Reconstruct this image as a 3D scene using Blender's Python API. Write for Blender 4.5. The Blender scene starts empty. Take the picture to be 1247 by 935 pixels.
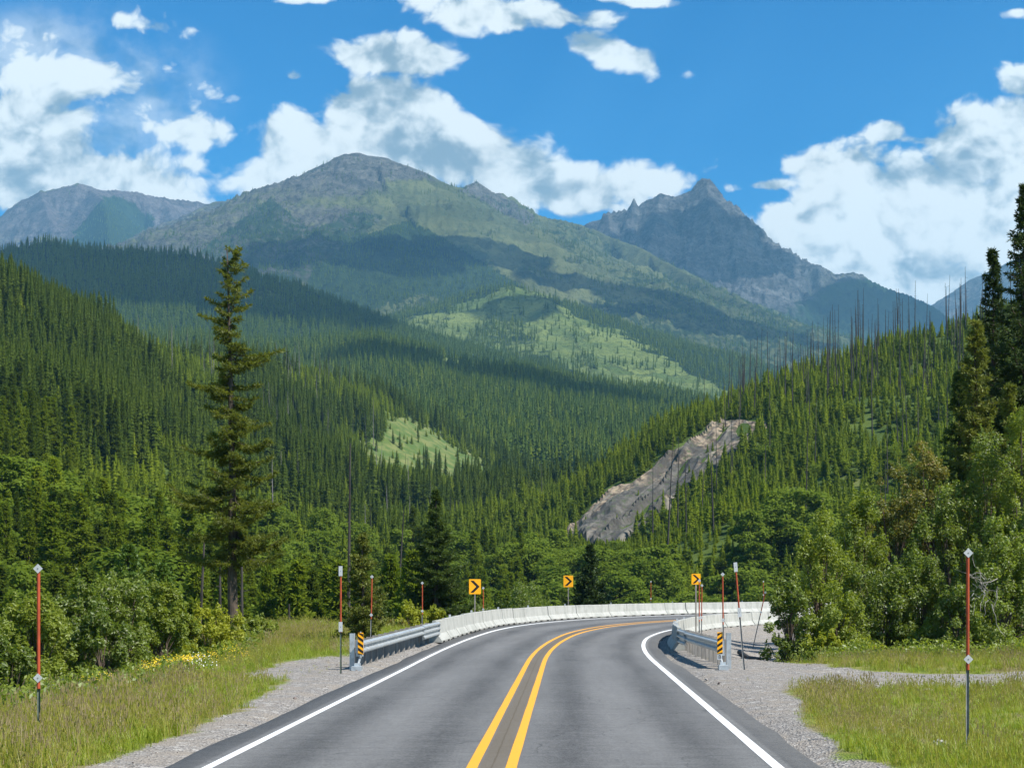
import bpy, math, random
import numpy as np
from mathutils import Vector, Matrix, noise
random.seed(7); RNG = np.random.default_rng(7)
SC = bpy.context.scene
COL = SC.collection
# ---- photograph geometry: focal length in pixels, horizon row, centre column, eye height
FP, HY, CX, CH = 1872.0, 715.0, 623.5, 2.2
def at(px, py, D):
    return ((px - CX) * D / FP, D, CH - (py - HY) * D / FP)
def proj(x, y, z):
    y = np.maximum(y, 1e-3)
    return CX + FP * x / y, HY - FP * (z - CH) / y

# ------------------------------------------------------------------ numpy noise
def _hash(ix, iy, seed):
    h = (ix.astype(np.int64) * 374761393 + iy.astype(np.int64) * 668265263 + seed * 1442695041) & 0xFFFFFFFF
    h = ((h ^ (h >> 13)) * 1274126177) & 0xFFFFFFFF
    h = h ^ (h >> 16)
    return (h & 0xFFFFFF) / float(0xFFFFFF)
def vnoise(x, y, seed=0):
    x = np.asarray(x, float); y = np.asarray(y, float)
    x, y = np.broadcast_arrays(x, y)
    ix = np.floor(x); iy = np.floor(y); fx = x - ix; fy = y - iy
    fx = fx * fx * fx * (fx * (fx * 6 - 15) + 10); fy = fy * fy * fy * (fy * (fy * 6 - 15) + 10)
    a = _hash(ix, iy, seed); b = _hash(ix + 1, iy, seed); c = _hash(ix, iy + 1, seed); d = _hash(ix + 1, iy + 1, seed)
    return ((a * (1 - fx) + b * fx) * (1 - fy) + (c * (1 - fx) + d * fx) * fy) * 2 - 1
def fbm(x, y, seed=0, octv=4, gain=.5):
    r = 0; a = 1; t = 0
    for o in range(octv):
        r = r + a * vnoise(x * 2**o + 17.3 * o, y * 2**o - 9.1 * o, seed + o * 31); t += a; a *= gain
    return r / t
def rfbm(x, y, seed=0, octv=4, gain=.5):   # ridged, 0..1
    r = 0; a = 1; t = 0
    for o in range(octv):
        n = 1 - np.abs(vnoise(x * 2**o + 7.3 * o, y * 2**o - 3.1 * o, seed + o * 57)); r = r + a * n * n; t += a; a *= gain
    return r / t
def sstep(a, b, x):
    t = np.clip((x - a) / (b - a), 0, 1); return t * t * (3 - 2 * t)
def inpoly(px, py, poly):
    px = np.asarray(px); r = np.zeros(px.shape, bool); n = len(poly)
    for i in range(n):
        x1, y1 = poly[i]; x2, y2 = poly[(i + 1) % n]
        if y1 == y2: continue
        c = ((y1 > py) != (y2 > py)) & (px < (x2 - x1) * (py - y1) / (y2 - y1) + x1)
        r ^= c
    return r

# ------------------------------------------------------------------ mesh helpers
def mesh_np(name, V, faces, smooth=False, attrs=None):
    """faces: list of int arrays (M,3) or (M,4)"""
    me = bpy.data.meshes.new(name)
    V = np.asarray(V, np.float32).reshape(-1, 3)
    me.vertices.add(len(V)); me.vertices.foreach_set('co', V.ravel())
    faces = [np.asarray(f, np.int32) for f in faces if len(f)]
    nl = sum(f.size for f in faces); nf = sum(len(f) for f in faces)
    me.loops.add(nl); me.polygons.add(nf)
    li = np.concatenate([f.ravel() for f in faces]); me.loops.foreach_set('vertex_index', li)
    tot = np.concatenate([np.full(len(f), f.shape[1], np.int32) for f in faces])
    st = np.concatenate([[0], np.cumsum(tot)[:-1]]).astype(np.int32)
    me.polygons.foreach_set('loop_start', st)
    try: me.polygons.foreach_set('loop_total', tot)
    except Exception: pass
    me.polygons.foreach_set('use_smooth', np.full(nf, smooth))
    me.update(calc_edges=True)
    if attrs:
        for k, a in attrs.items():
            at_ = me.attributes.new(k, 'FLOAT', 'POINT'); at_.data.foreach_set('value', np.asarray(a, np.float32).ravel())
    return me
def grid_faces(nx, ny):
    i = np.arange(nx - 1)[None, :]; j = np.arange(ny - 1)[:, None]
    a = (j * nx + i).ravel()
    return np.stack([a, a + 1, a + nx + 1, a + nx], 1)
class MB:
    """collects boxes, tubes, strips; builds ONE mesh"""
    def __init__(s): s.v = []; s.t = []; s.q = []; s.m3 = []; s.m4 = []
    def add(s, vs, fs, mi=0):
        n = len(s.v); s.v.extend([tuple(v) for v in vs])
        for f in fs:
            f = [n + i for i in f]
            if len(f) == 3: s.t.append(f); s.m3.append(mi)
            elif len(f) == 4: s.q.append(f); s.m4.append(mi)
            else:
                for k in range(1, len(f) - 1): s.t.append([f[0], f[k], f[k + 1]]); s.m3.append(mi)
    def box(s, c, d, M=None, mi=0):
        vs = [Vector((c[0] + sx * d[0] / 2, c[1] + sy * d[1] / 2, c[2] + sz * d[2] / 2)) for sz in (-1, 1) for sy in (-1, 1) for sx in (-1, 1)]
        if M: vs = [M @ v for v in vs]
        s.add(vs, [(0, 2, 3, 1), (4, 5, 7, 6), (0, 1, 5, 4), (2, 6, 7, 3), (0, 4, 6, 2), (1, 3, 7, 5)], mi)
    def tube(s, pts, rad, n=6, cap=True, mi=0):
        pts = [Vector(p) for p in pts]; base = len(s.v); rings = []
        for i, p in enumerate(pts):
            d = (pts[min(i + 1, len(pts) - 1)] - pts[max(i - 1, 0)])
            if d.length < 1e-9: d = Vector((0, 0, 1))
            d.normalize(); a = d.orthogonal() if abs(d.z) < .9 else d.cross(Vector((0, 1, 0)))
            a.normalize(); b = d.cross(a); r = rad[i] if hasattr(rad, '__len__') else rad
            rings.append([p + (a * math.cos(2 * math.pi * k / n) + b * math.sin(2 * math.pi * k / n)) * r for k in range(n)])
        vs = [v for r in rings for v in r]; fs = []
        for i in range(len(pts) - 1):
            for k in range(n):
                fs.append((i * n + k, i * n + (k + 1) % n, (i + 1) * n + (k + 1) % n, (i + 1) * n + k))
        if cap: fs.append(tuple(range(n - 1, -1, -1))); fs.append(tuple((len(pts) - 1) * n + k for k in range(n)))
        s.add(vs, fs, mi)
    def prism(s, outline, frames, mi=0, cap=True):
        """outline 2-D (a,b) swept through frames (origin, A, B)"""
        n = len(outline); vs = []; fs = []
        for (o, A, B) in frames:
            for a, b in outline: vs.append(Vector(o) + Vector(A) * a + Vector(B) * b)
        for i in range(len(frames) - 1):
            for k in range(n): fs.append((i * n + k, i * n + (k + 1) % n, (i + 1) * n + (k + 1) % n, (i + 1) * n + k))
        if cap: fs.append(tuple(range(n - 1, -1, -1))); fs.append(tuple((len(frames) - 1) * n + k for k in range(n)))
        s.add(vs, fs, mi)
    def mesh(s, name, smooth=False, fixn=True):
        me = mesh_np(name, s.v, [s.t, s.q], smooth)
        mi = s.m3 + s.m4
        if any(mi): me.polygons.foreach_set('material_index', np.array(mi, np.int32))
        if fixn:
            import bmesh
            bm = bmesh.new(); bm.from_mesh(me); bmesh.ops.recalc_face_normals(bm, faces=bm.faces); bm.to_mesh(me); bm.free()
        return me
def link(name, me, mats, parent=None):
    o = bpy.data.objects.new(name, me)
    if me is not None:
        me.name = name
        if len(me.materials) == 0:
            for m in (mats if isinstance(mats, (list, tuple)) else [mats]): me.materials.append(m)
    if parent is not None: o.parent = parent
    COL.objects.link(o); return o
def empty(name, label, cat, loc=(0, 0, 0), rz=0, group=None):
    o = bpy.data.objects.new(name, None); o.empty_display_size = .2; COL.objects.link(o)
    o.location = loc; o.rotation_euler = (0, 0, rz); o['label'] = label; o['category'] = cat
    if group: o['group'] = group
    return o
def tag(o, label=None, cat=None, group=None, kind=None):
    if label: o['label'] = label
    if cat: o['category'] = cat
    if group: o['group'] = group
    if kind: o['kind'] = kind
    return o
def copy_thing(root, loc, rz=None, scale=None, label=None, group=None):
    r = root.copy(); COL.objects.link(r); r.location = loc
    if rz is not None: r.rotation_euler = (r.rotation_euler[0], r.rotation_euler[1], rz)
    if scale is not None: r.scale = scale
    if label: r['label'] = label
    if group: r['group'] = group
    for ch in list(root.children):
        c = ch.copy(); COL.objects.link(c); c.parent = r
        for g in list(ch.children):
            d = g.copy(); COL.objects.link(d); d.parent = c
    return r

# ------------------------------------------------------------------ materials
class NT:
    def __init__(s, m): s.t = m.node_tree; s.n = s.t.nodes; s.l = s.t.links
    def add(s, typ, **kw):
        n = s.n.new(typ)
        for k, v in kw.items():
            if k.startswith('i_'):
                key = k[2:]; key = int(key) if key.isdigit() else key.replace('_', ' ')
                s.set(n, key, v)
            else: setattr(n, k, v)
        return n
    def set(s, n, key, v):
        if isinstance(v, bpy.types.NodeSocket): s.l.new(v, n.inputs[key])
        else: n.inputs[key].default_value = v
    def math(s, op, a, b=0.0, c=None, clamp=False):
        n = s.n.new('ShaderNodeMath'); n.operation = op; n.use_clamp = clamp
        s.set(n, 0, a); s.set(n, 1, b)
        if c is not None: s.set(n, 2, c)
        return n.outputs[0]
    def mix(s, f, a, b):
        n = s.n.new('ShaderNodeMix'); n.data_type = 'RGBA'
        s.set(n, 0, f)
        for k, v in ((6, a), (7, b)):
            if not isinstance(v, bpy.types.NodeSocket): v = (*v, 1) if len(v) == 3 else v
            s.set(n, k, v)
        return n.outputs[2]
    def ramp(s, f, stops):
        n = s.n.new('ShaderNodeValToRGB'); e = n.color_ramp.elements
        while len(e) < len(stops): e.new(.5)
        for i, (p, c) in enumerate(stops):
            e[i].position = p; e[i].color = (*c, 1) if hasattr(c, '__len__') else (c, c, c, 1)
        s.set(n, 0, f); return n.outputs[0]
    def noise(s, vec, scale, detail=4, rough=.55, dim='3D'):
        n = s.n.new('ShaderNodeTexNoise'); n.noise_dimensions = dim
        if vec is not None: s.l.new(vec, n.inputs['Vector'])
        n.inputs['Scale'].default_value = scale; n.inputs['Detail'].default_value = detail; n.inputs['Roughness'].default_value = rough
        return n.outputs[0]
    def attr(s, name):
        n = s.n.new('ShaderNodeAttribute'); n.attribute_name = name; return n
    def vmul(s, vec, v):
        n = s.n.new('ShaderNodeVectorMath'); n.operation = 'MULTIPLY'; s.l.new(vec, n.inputs[0]); n.inputs[1].default_value = v; return n.outputs[0]
    def step(s, x, a, b):
        n = s.n.new('ShaderNodeMapRange'); n.interpolation_type = 'SMOOTHSTEP'; s.set(n, 0, x); n.inputs[1].default_value = a; n.inputs[2].default_value = b
        return n.outputs[0]
def new_mat(name):
    m = bpy.data.materials.new(name); m.use_nodes = True; m.node_tree.nodes.clear()
    t = NT(m); out = t.add('ShaderNodeOutputMaterial'); return m, t, out
def bsdf_mat(name, col, rough=.8, metal=0, var=.15, scale=8.0, bump=0, spec=.3, streak=None):
    m, t, out = new_mat(name)
    b = t.add('ShaderNodeBsdfPrincipled'); co = t.add('ShaderNodeTexCoord').outputs['Object']
    vec = t.vmul(co, streak) if streak else co
    n = t.noise(vec, scale, 5)
    c = t.mix(t.step(n, .3, .7), tuple(x * (1 - var) for x in col), tuple(min(1, x * (1 + var)) for x in col))
    t.set(b, 'Base Color', c); b.inputs['Roughness'].default_value = rough; b.inputs['Metallic'].default_value = metal
    b.inputs['Specular IOR Level'].default_value = spec
    if bump:
        bp = t.add('ShaderNodeBump'); bp.inputs['Strength'].default_value = bump; bp.inputs['Distance'].default_value = .01
        t.set(bp, 'Height', n); t.set(b, 'Normal', bp.outputs[0])
    t.l.new(b.outputs[0], out.inputs[0]); return m
def leaf_mat(name, ca, cb, trans=.35, rough=.5, cc=None, gloss=.015, pscale=.7):
    """foliage: colour varies per plant and per leaf clump; ca dark, cb light, cc rare accent"""
    m, t, out = new_mat(name)
    oi = t.add('ShaderNodeObjectInfo'); geo = t.add('ShaderNodeNewGeometry')
    tc = t.add('ShaderNodeTexCoord').outputs['Object']
    n = t.noise(tc, pscale, 2)
    f = t.math('ADD', t.math('MULTIPLY', oi.outputs['Random'], .55), t.math('MULTIPLY', t.step(n, .3, .7), .3))
    isl = geo.outputs['Random Per Island']
    f = t.math('ADD', f, t.math('MULTIPLY', isl, .25), clamp=True)
    c = t.mix(f, ca, cb)
    if cc: c = t.mix(t.step(isl, .90, .93), c, cc)
    d = t.add('ShaderNodeBsdfDiffuse'); t.set(d, 'Color', c)
    tr = t.add('ShaderNodeBsdfTranslucent')
    c2 = t.mix(.5, c, tuple(min(1, x * k) for x, k in zip(cb, (1.5, 1.5, .6)))); t.set(tr, 'Color', c2)
    mx = t.add('ShaderNodeMixShader'); mx.inputs[0].default_value = trans
    t.l.new(d.outputs[0], mx.inputs[1]); t.l.new(tr.outputs[0], mx.inputs[2])
    g = t.add('ShaderNodeBsdfGlossy'); g.inputs['Roughness'].default_value = rough; g.inputs['Color'].default_value = (.9, .95, .9, 1)
    m2 = t.add('ShaderNodeMixShader'); m2.inputs[0].default_value = gloss
    t.l.new(mx.outputs[0], m2.inputs[1]); t.l.new(g.outputs[0], m2.inputs[2])
    t.l.new(m2.outputs[0], out.inputs[0]); return m

# ------------------------------------------------------------------ point instancing for stuff
def scatter(name, pts, rot, scl, idx, protos, label, group=None):
    """protos: meshes; one object whose vertices carry instances"""
    pc = bpy.data.collections.new(name + '_sources')
    for i, (me, mat) in enumerate(protos):
        o = bpy.data.objects.new('src%02d_%s' % (i, name), me)
        if len(me.materials) == 0: 
            for mm in (mat if isinstance(mat, (list, tuple)) else [mat]): me.materials.append(mm)
        pc.objects.link(o)
    me = bpy.data.meshes.new(name); me.vertices.add(len(pts)); me.vertices.foreach_set('co', np.asarray(pts, np.float32).ravel())
    for k, t_, a, key in (('rot', 'FLOAT_VECTOR', rot, 'vector'), ('scl', 'FLOAT_VECTOR', scl, 'vector'), ('pid', 'INT', idx, 'value')):
        q = me.attributes.new(k, t_, 'POINT'); q.data.foreach_set(key, np.asarray(a, np.int32 if t_ == 'INT' else np.float32).ravel())
    o = link(name, me, [])
    ng = bpy.data.node_groups.new(name + '_scatter', 'GeometryNodeTree')
    ng.interface.new_socket('Geometry', in_out='INPUT', socket_type='NodeSocketGeometry')
    ng.interface.new_socket('Geometry', in_out='OUTPUT', socket_type='NodeSocketGeometry')
    N = ng.nodes; L = ng.links
    gi = N.new('NodeGroupInput'); go = N.new('NodeGroupOutput')
    ci = N.new('GeometryNodeCollectionInfo'); ci.inputs[0].default_value = pc; ci.inputs['Separate Children'].default_value = True; ci.inputs['Reset Children'].default_value = True
    ip = N.new('GeometryNodeInstanceOnPoints'); ip.inputs['Pick Instance'].default_value = True
    def na(n_, ty):
        x = N.new('GeometryNodeInputNamedAttribute'); x.data_type = ty; x.inputs[0].default_value = n_; return x.outputs[0]
    L.new(gi.outputs[0], ip.inputs['Points']); L.new(ci.outputs[0], ip.inputs['Instance'])
    L.new(na('pid', 'INT'), ip.inputs['Instance Index'])
    L.new(na('rot', 'FLOAT_VECTOR'), ip.inputs['Rotation']); L.new(na('scl', 'FLOAT_VECTOR'), ip.inputs['Scale'])
    L.new(ip.outputs[0], go.inputs[0])
    md = o.modifiers.new('scatter', 'NODES'); md.node_group = ng
    tag(o, label, None, group, 'stuff'); return o
# ================================================================== WORLD, SUN, CAMERA
SUN_EL, SUN_AZ = 50.0, 122.0       # azimuth clockwise from +Y (view direction): high, to the right and slightly behind
sd = Vector((math.sin(math.radians(SUN_AZ)) * math.cos(math.radians(SUN_EL)), math.cos(math.radians(SUN_AZ)) * math.cos(math.radians(SUN_EL)), math.sin(math.radians(SUN_EL))))
cam = bpy.data.cameras.new('camera'); co_ = bpy.data.objects.new('camera', cam); COL.objects.link(co_)
co_.location = (0, 0, CH); co_.rotation_euler = (math.pi / 2, 0, 0)
cam.sensor_fit = 'HORIZONTAL'; cam.sensor_width = 36; cam.lens = FP / 1247 * 36; cam.shift_y = (HY - 467.5) / 1247
cam.clip_start = .1; cam.clip_end = 60000
SC.camera = co_
sl = bpy.data.lights.new('sun', 'SUN'); so = bpy.data.objects.new('sun', sl); COL.objects.link(so)
sl.energy = 5.0; sl.angle = math.radians(.53); sl.color = (1, .95, .87)
so.rotation_euler = sd.to_track_quat('Z', 'Y').to_euler(); so.location = sd * 100
SC.view_settings.view_transform = 'Standard'; SC.view_settings.look = 'None'; SC.view_settings.gamma = 1; SC.view_settings.exposure = 0.93
SC.view_settings.use_curve_mapping = False
SC.cycles.max_bounces = 5; SC.cycles.diffuse_bounces = 4; SC.cycles.glossy_bounces = 2; SC.cycles.transmission_bounces = 3
SC.cycles.transparent_max_bounces = 6; SC.cycles.volume_bounces = 0
SC.cycles.use_denoising = True
SC.cycles.sample_clamp_indirect = 4

w = bpy.data.worlds.new('World'); SC.world = w; w.use_nodes = True; w.node_tree.nodes.clear()
T = NT(w); wout = T.add('ShaderNodeOutputWorld')
sky = T.add('ShaderNodeTexSky', sky_type='NISHITA'); sky.sun_disc = False
sky.sun_elevation = math.radians(SUN_EL); sky.sun_rotation = math.radians(SUN_AZ)
sky.altitude = 1300; sky.air_density = 1.0; sky.dust_density = .4; sky.ozone_density = 2.5
hsv = T.add('ShaderNodeHueSaturation'); hsv.inputs['Saturation'].default_value = 1.45; hsv.inputs['Value'].default_value = 1.12; hsv.inputs['Hue'].default_value = .485
T.l.new(sky.outputs[0], hsv.inputs['Color'])
bg1 = T.add('ShaderNodeBackground'); vm_ = T.add('ShaderNodeVectorMath', operation='MULTIPLY'); T.l.new(hsv.outputs[0], vm_.inputs[0]); vm_.inputs[1].default_value = (.27, .84, 1.04); T.l.new(vm_.outputs[0], bg1.inputs[0]); bg1.inputs[1].default_value = .075
# clouds: densities in (azimuth tangent, elevation tangent) of the world direction
tc = T.add('ShaderNodeTexCoord'); sp = T.add('ShaderNodeSeparateXYZ'); T.l.new(tc.outputs['Generated'], sp.inputs[0])
dy = T.math('MAXIMUM', sp.outputs[1], .12)
U = T.math('DIVIDE', sp.outputs[0], dy); Vv = T.math('DIVIDE', sp.outputs[2], dy)
def px2uv(px, py): return (px - CX) / FP, (HY - py) / FP
# (px, py, rx, ry, weight, rotation deg, down positive)
BLOBS = [(60, 215, 165, 62, 1.25, 12), (15, 170, 95, 60, 1.1, 0), (140, 105, 130, 34, .42, 15), (40, 95, 110, 42, .5, 10), (175, 28, 50, 12, .5, 10), (35, 45, 80, 22, .4, 20),
         (245, 160, 62, 20, .82, 5), (235, 200, 34, 10, .35, 0), (292, 118, 28, 11, .5, 0), (358, 93, 14, 8, .7, 0), (380, 0, 40, 4, .5, 0),
         (470, 68, 64, 22, 1.0, 3), (455, 135, 72, 42, 1.3, 0), (350, 165, 55, 42, 1.15, 0), (330, 215, 60, 34, 1.1, 0), (430, 190, 130, 45, 1.3, 0), (560, 190, 80, 42, 1.25, 10), (620, 215, 80, 45, 1.3, 15), (690, 235, 90, 34, 1.2, 10),
         (790, 228, 70, 28, .95, -10), (860, 205, 20, 14, .5, 0), (640, 22, 100, 24, .95, 8), (720, 55, 85, 22, 1.0, 18), (590, 12, 50, 14, .7, 0), (780, 0, 50, 7, .6, 5),
         (1100, 235, 115, 50, 1.3, 0), (1060, 300, 125, 55, 1.3, 8), (1195, 190, 75, 52, 1.2, -15), (1200, 270, 110, 75, 1.35, 0), (1120, 340, 130, 40, 1.25, 10), (930, 226, 40, 8, .8, -3), (1085, 162, 20, 11, .7, 0), (1130, 172, 55, 7, .6, 5), (1240, 100, 22, 16, .9, 0), (1240, 16, 22, 9, .8, 0), (1000, 205, 35, 20, .8, 0), (945, 275, 20, 12, .5, 0), (1240, 150, 40, 30, 1.1, 0)]
mask = None
for (px, py, rx, ry, wt, rot) in BLOBS:
    u0, v0 = px2uv(px, py); c, s_ = math.cos(math.radians(-rot)), math.sin(math.radians(-rot))
    du = T.math('SUBTRACT', U, u0); dv = T.math('SUBTRACT', Vv, v0)
    a = T.math('MULTIPLY_ADD', du, c * FP / rx, T.math('MULTIPLY', dv, s_ * FP / rx))
    b = T.math('MULTIPLY_ADD', dv, c * FP / ry, T.math('MULTIPLY', du, -s_ * FP / ry))
    r2 = T.math('MULTIPLY_ADD', a, a, T.math('MULTIPLY', b, b))
    g = T.math('MULTIPLY', T.math('SUBTRACT', 1.35, T.math('POWER', r2, .5)), wt)
    g = T.math('MINIMUM', g, wt)
    mask = g if mask is None else T.add('ShaderNodeMath', operation='SMOOTH_MAX', i_0=mask, i_1=g, i_2=.25).outputs[0]
uv = T.add('ShaderNodeCombineXYZ'); T.l.new(U, uv.inputs[0]); T.l.new(T.math('MULTIPLY', Vv, 1.2), uv.inputs[1])
def cl_density(off):
    v = T.add('ShaderNodeVectorMath', operation='ADD'); T.l.new(uv.outputs[0], v.inputs[0]); v.inputs[1].default_value = off
    wn = T.add('ShaderNodeTexNoise', noise_dimensions='2D'); T.l.new(v.outputs[0], wn.inputs['Vector']); wn.inputs['Scale'].default_value = 14; wn.inputs['Detail'].default_value = 3
    wv = T.add('ShaderNodeVectorMath', operation='MULTIPLY_ADD'); T.l.new(wn.outputs['Color'], wv.inputs[0]); wv.inputs[1].default_value = (.035, .035, 0); T.l.new(v.outputs[0], wv.inputs[2])
    n1 = T.noise(wv.outputs[0], 11, 10, .56, '2D')
    vo = T.add('ShaderNodeTexVoronoi', voronoi_dimensions='2D', feature='SMOOTH_F1'); T.l.new(wv.outputs[0], vo.inputs['Vector']); vo.inputs['Scale'].default_value = 34; vo.inputs['Smoothness'].default_value = .35
    vo.inputs['Detail'].default_value = 3; vo.inputs['Roughness'].default_value = .5
    puff = T.math('SUBTRACT', .55, vo.outputs['Distance'])
    return T.math('ADD', T.math('MULTIPLY', T.math('SUBTRACT', n1, .5), 2.6), T.math('MULTIPLY', puff, .7))
N0 = cl_density((0, 0, 0)); N1 = cl_density((.010, .018, 0))
dens = T.math('ADD', T.math('ADD', mask, N0), .08)
alpha = T.math('POWER', T.step(dens, .03, .50), 1.0)
grad = T.math('SUBTRACT', N0, N1)                                  # side turned to the sun is lighter
thick = T.step(dens, .5, 2.1)
# low-frequency grey undersides
n3 = T.noise(uv.outputs[0], 9, 3, .5, '2D')
lit = T.math('ADD', T.math('MULTIPLY_ADD', grad, 1.25, .72), T.math('MULTIPLY', T.math('SUBTRACT', .54, n3), 1.7))
lit = T.math('SUBTRACT', lit, T.math('MULTIPLY', thick, .16))
lit = T.step(lit, -.15, 1.05)
ccol = T.mix(lit, (.26, .38, .47), (.88, .96, .97))
bg2 = T.add('ShaderNodeBackground'); T.l.new(ccol, bg2.inputs[0]); bg2.inputs[1].default_value = .60
# thin veil in the upper left of the view
va = T.math('MULTIPLY', T.math('SUBTRACT', U, px2uv(70, 110)[0]), FP / 230); vb = T.math('MULTIPLY', T.math('SUBTRACT', Vv, px2uv(70, 110)[1]), FP / 120)
vr = T.math('MULTIPLY_ADD', va, va, T.math('MULTIPLY', vb, vb)); veil = T.math('MULTIPLY', T.math('SUBTRACT', 1, T.step(vr, 0, 1.1)), T.step(T.noise(uv.outputs[0], 13, 7, .6, '2D'), .3, .68))
alpha = T.math('MAXIMUM', alpha, T.math('MULTIPLY', veil, .62))
front = T.step(sp.outputs[1], .15, .3)
# the part of the sky away from the view: broken cloud from a plain noise
nb = T.noise(tc.outputs['Generated'], 3.5, 6)
back = T.math('MULTIPLY', T.step(nb, .52, .66), T.math('SUBTRACT', 1, front))
al = T.math('ADD', T.math('MULTIPLY', alpha, front), back, clamp=True)
ms = T.add('ShaderNodeMixShader'); T.l.new(al, ms.inputs[0]); T.l.new(bg1.outputs[0], ms.inputs[1]); T.l.new(bg2.outputs[0], ms.inputs[2])
T.l.new(ms.outputs[0], wout.inputs[0])
w.cycles.sampling_method = 'MANUAL'; w.cycles.sample_map_resolution = 1024
# ================================================================== ROAD LINE AND NEAR TERRAIN
def build_centerline():
    ds = .5; S = []; X = []; Y = []; Hd = []
    s, x, y, h = -80.0, -.93 - .036 * 80, -80.0, .036
    while s < 190:
        S.append(s); X.append(x); Y.append(y); Hd.append(h)
        k = 0 if s < 45 else (1 / 350 if s < 70 else (1 / 150 if s < 85 else (1 / 80 if s < 95 else 1 / 60)))
        if h > 2.0: k = 0
        h += k * ds; x += math.sin(h) * ds; y += math.cos(h) * ds; s += ds
    return map(np.array, (S, X, Y, Hd))
CS, CXX, CYY, CHD = build_centerline()
def superel(s): return .055 * sstep(42, 80, s)
def road_z(s, off): return -superel(s) * np.clip(off, -5.6, 5.6) - .012 * np.abs(np.clip(off, -5, 5)) * (1 - sstep(42, 80, s))
def road_pt(s, off, dz=0.0):
    x = np.interp(s, CS, CXX); y = np.interp(s, CS, CYY); h = np.interp(s, CS, CHD)
    return x + np.cos(h) * off, y - np.sin(h) * off, road_z(s, off) + dz
def road_heading(s): return float(np.interp(s, CS, CHD))
def road_frame(x, y):
    x = np.asarray(x, float).ravel(); y = np.asarray(y, float).ravel()
    s = np.zeros(len(x)); off = np.full(len(x), 999.)
    idx = np.where((np.abs(x) < 260) & (y > -140) & (y < 330))[0]
    for c in np.array_split(idx, max(1, len(idx) // 20000)):
        if not len(c): continue
        d2 = (x[c, None] - CXX[None, :])**2 + (y[c, None] - CYY[None, :])**2
        k = d2.argmin(1); dx = x[c] - CXX[k]; dy_ = y[c] - CYY[k]
        o = dx * np.cos(CHD[k]) - dy_ * np.sin(CHD[k])
        t = dx * np.sin(CHD[k]) + dy_ * np.cos(CHD[k])
        t = np.clip(t, -.3, .3)
        s[c] = CS[k] + t; off[c] = np.where(d2[np.arange(len(c)), k] > 1.2 * o * o + 1, np.sign(o + 1e-9) * np.sqrt(d2[np.arange(len(c)), k]), o)
    return s, off
# control points (photo column, photo row, distance) of the valley sides
CP = [ # left hillside
 (0, 372, 600), (-120, 350, 620), (80, 396, 640), (150, 418, 700), (250, 440, 850), (350, 462, 1000), (450, 492, 1120), (540, 528, 1150), (600, 570, 1150), (650, 600, 1120),
 (0, 500, 430), (0, 600, 300), (0, 690, 190), (-150, 500, 400), (-150, 640, 250), (100, 560, 400), (100, 650, 280), (200, 480, 620), (200, 550, 480), (200, 655, 330), (300, 520, 700), (300, 600, 500), (320, 670, 380),
 (400, 545, 800), (400, 600, 600), (400, 665, 430), (500, 560, 900), (500, 620, 650), (520, 670, 480), (560, 600, 850), (600, 640, 650), (600, 690, 450), (640, 650, 600),
 (-300, 330, 650), (-400, 420, 500),
 # right hillside
 (1165, 412, 600), (1247, 398, 620), (1350, 380, 640), (1080, 428, 600), (1000, 455, 600), (930, 482, 600), (870, 505, 585), (800, 537, 565), (740, 570, 545), (690, 600, 525), (655, 625, 510),
 (1000, 650, 330), (1000, 550, 450), (850, 655, 350), (850, 580, 450), (750, 655, 400), (750, 610, 470), (700, 665, 420), (620, 690, 420), (1150, 560, 420), (1150, 650, 330), (1300, 560, 400), (1300, 660, 300), (930, 560, 450), (930, 640, 350), (1100, 480, 520),
]
CPW = [at(*c) for c in CP] + [
 # behind the crests, valley floor, sides (world metres)
 (-260, 760, 112), (-330, 850, 105), (-240, 950, 120), (-180, 1250, 125), (-60, 1350, 100), (60, 1300, 70), (-420, 1200, 130),
 (190, 760, 62), (120, 760, 55), (60, 720, 45), (20, 660, 38), (300, 850, 60), (100, 1000, 55), (0, 900, 55), (30, 1100, 62), (250, 1200, 75), (420, 1000, 90),
 (-60, 150, -16), (-25, 200, -17), (30, 220, -18), (90, 220, -16), (0, 150, -16), (-20, 280, -14), (60, 280, -10), (-45, 90, -14), (-60, 60, -12), (130, 250, -6), (60, 160, -12), (180, 230, 8), (110, 120, -2), (160, 60, 8), (250, 200, 45), (300, 500, 105), (300, 350, 80), (250, 60, 30),
 (-120, 150, 0), (-90, 60, -6), (-120, 0, 0), (-200, 60, 20), (-250, 200, 60), (-300, 400, 110), (-380, 600, 150), (-420, 100, 90), (0, -60, 0), (-60, -60, -6), (80, -60, 4), (400, 100, 90), (420, 500, 160), (-420, 900, 150), (200, -60, 18), (-250, -60, 20), (400, -60, 60), (-400, -60, 60)]
CPW = np.array(CPW)
def _tps(r2): return np.where(r2 > 1e-9, .5 * r2 * np.log(np.maximum(r2, 1e-9)), 0)
_S = 300.0
def _fit():
    P = CPW[:, :2] / _S; n = len(P)
    K = _tps(((P[:, None] - P[None])**2).sum(-1)) + np.eye(n) * .002
    A = np.zeros((n + 3, n + 3)); A[:n, :n] = K; A[:n, n] = 1; A[:n, n + 1:] = P; A[n, :n] = 1; A[n + 1:, :n] = P.T
    return np.linalg.solve(A, np.concatenate([CPW[:, 2], [0, 0, 0]])), P
_W, _P = _fit()
def rbf(x, y):
    out = np.zeros(len(x))
    for c in np.array_split(np.arange(len(x)), max(1, len(x) // 20000)):
        q = np.stack([x[c], y[c]], 1) / _S
        out[c] = _tps(((q[:, None] - _P[None])**2).sum(-1)) @ _W[:-3] + _W[-3] + q @ _W[-2:]
    return out
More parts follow.
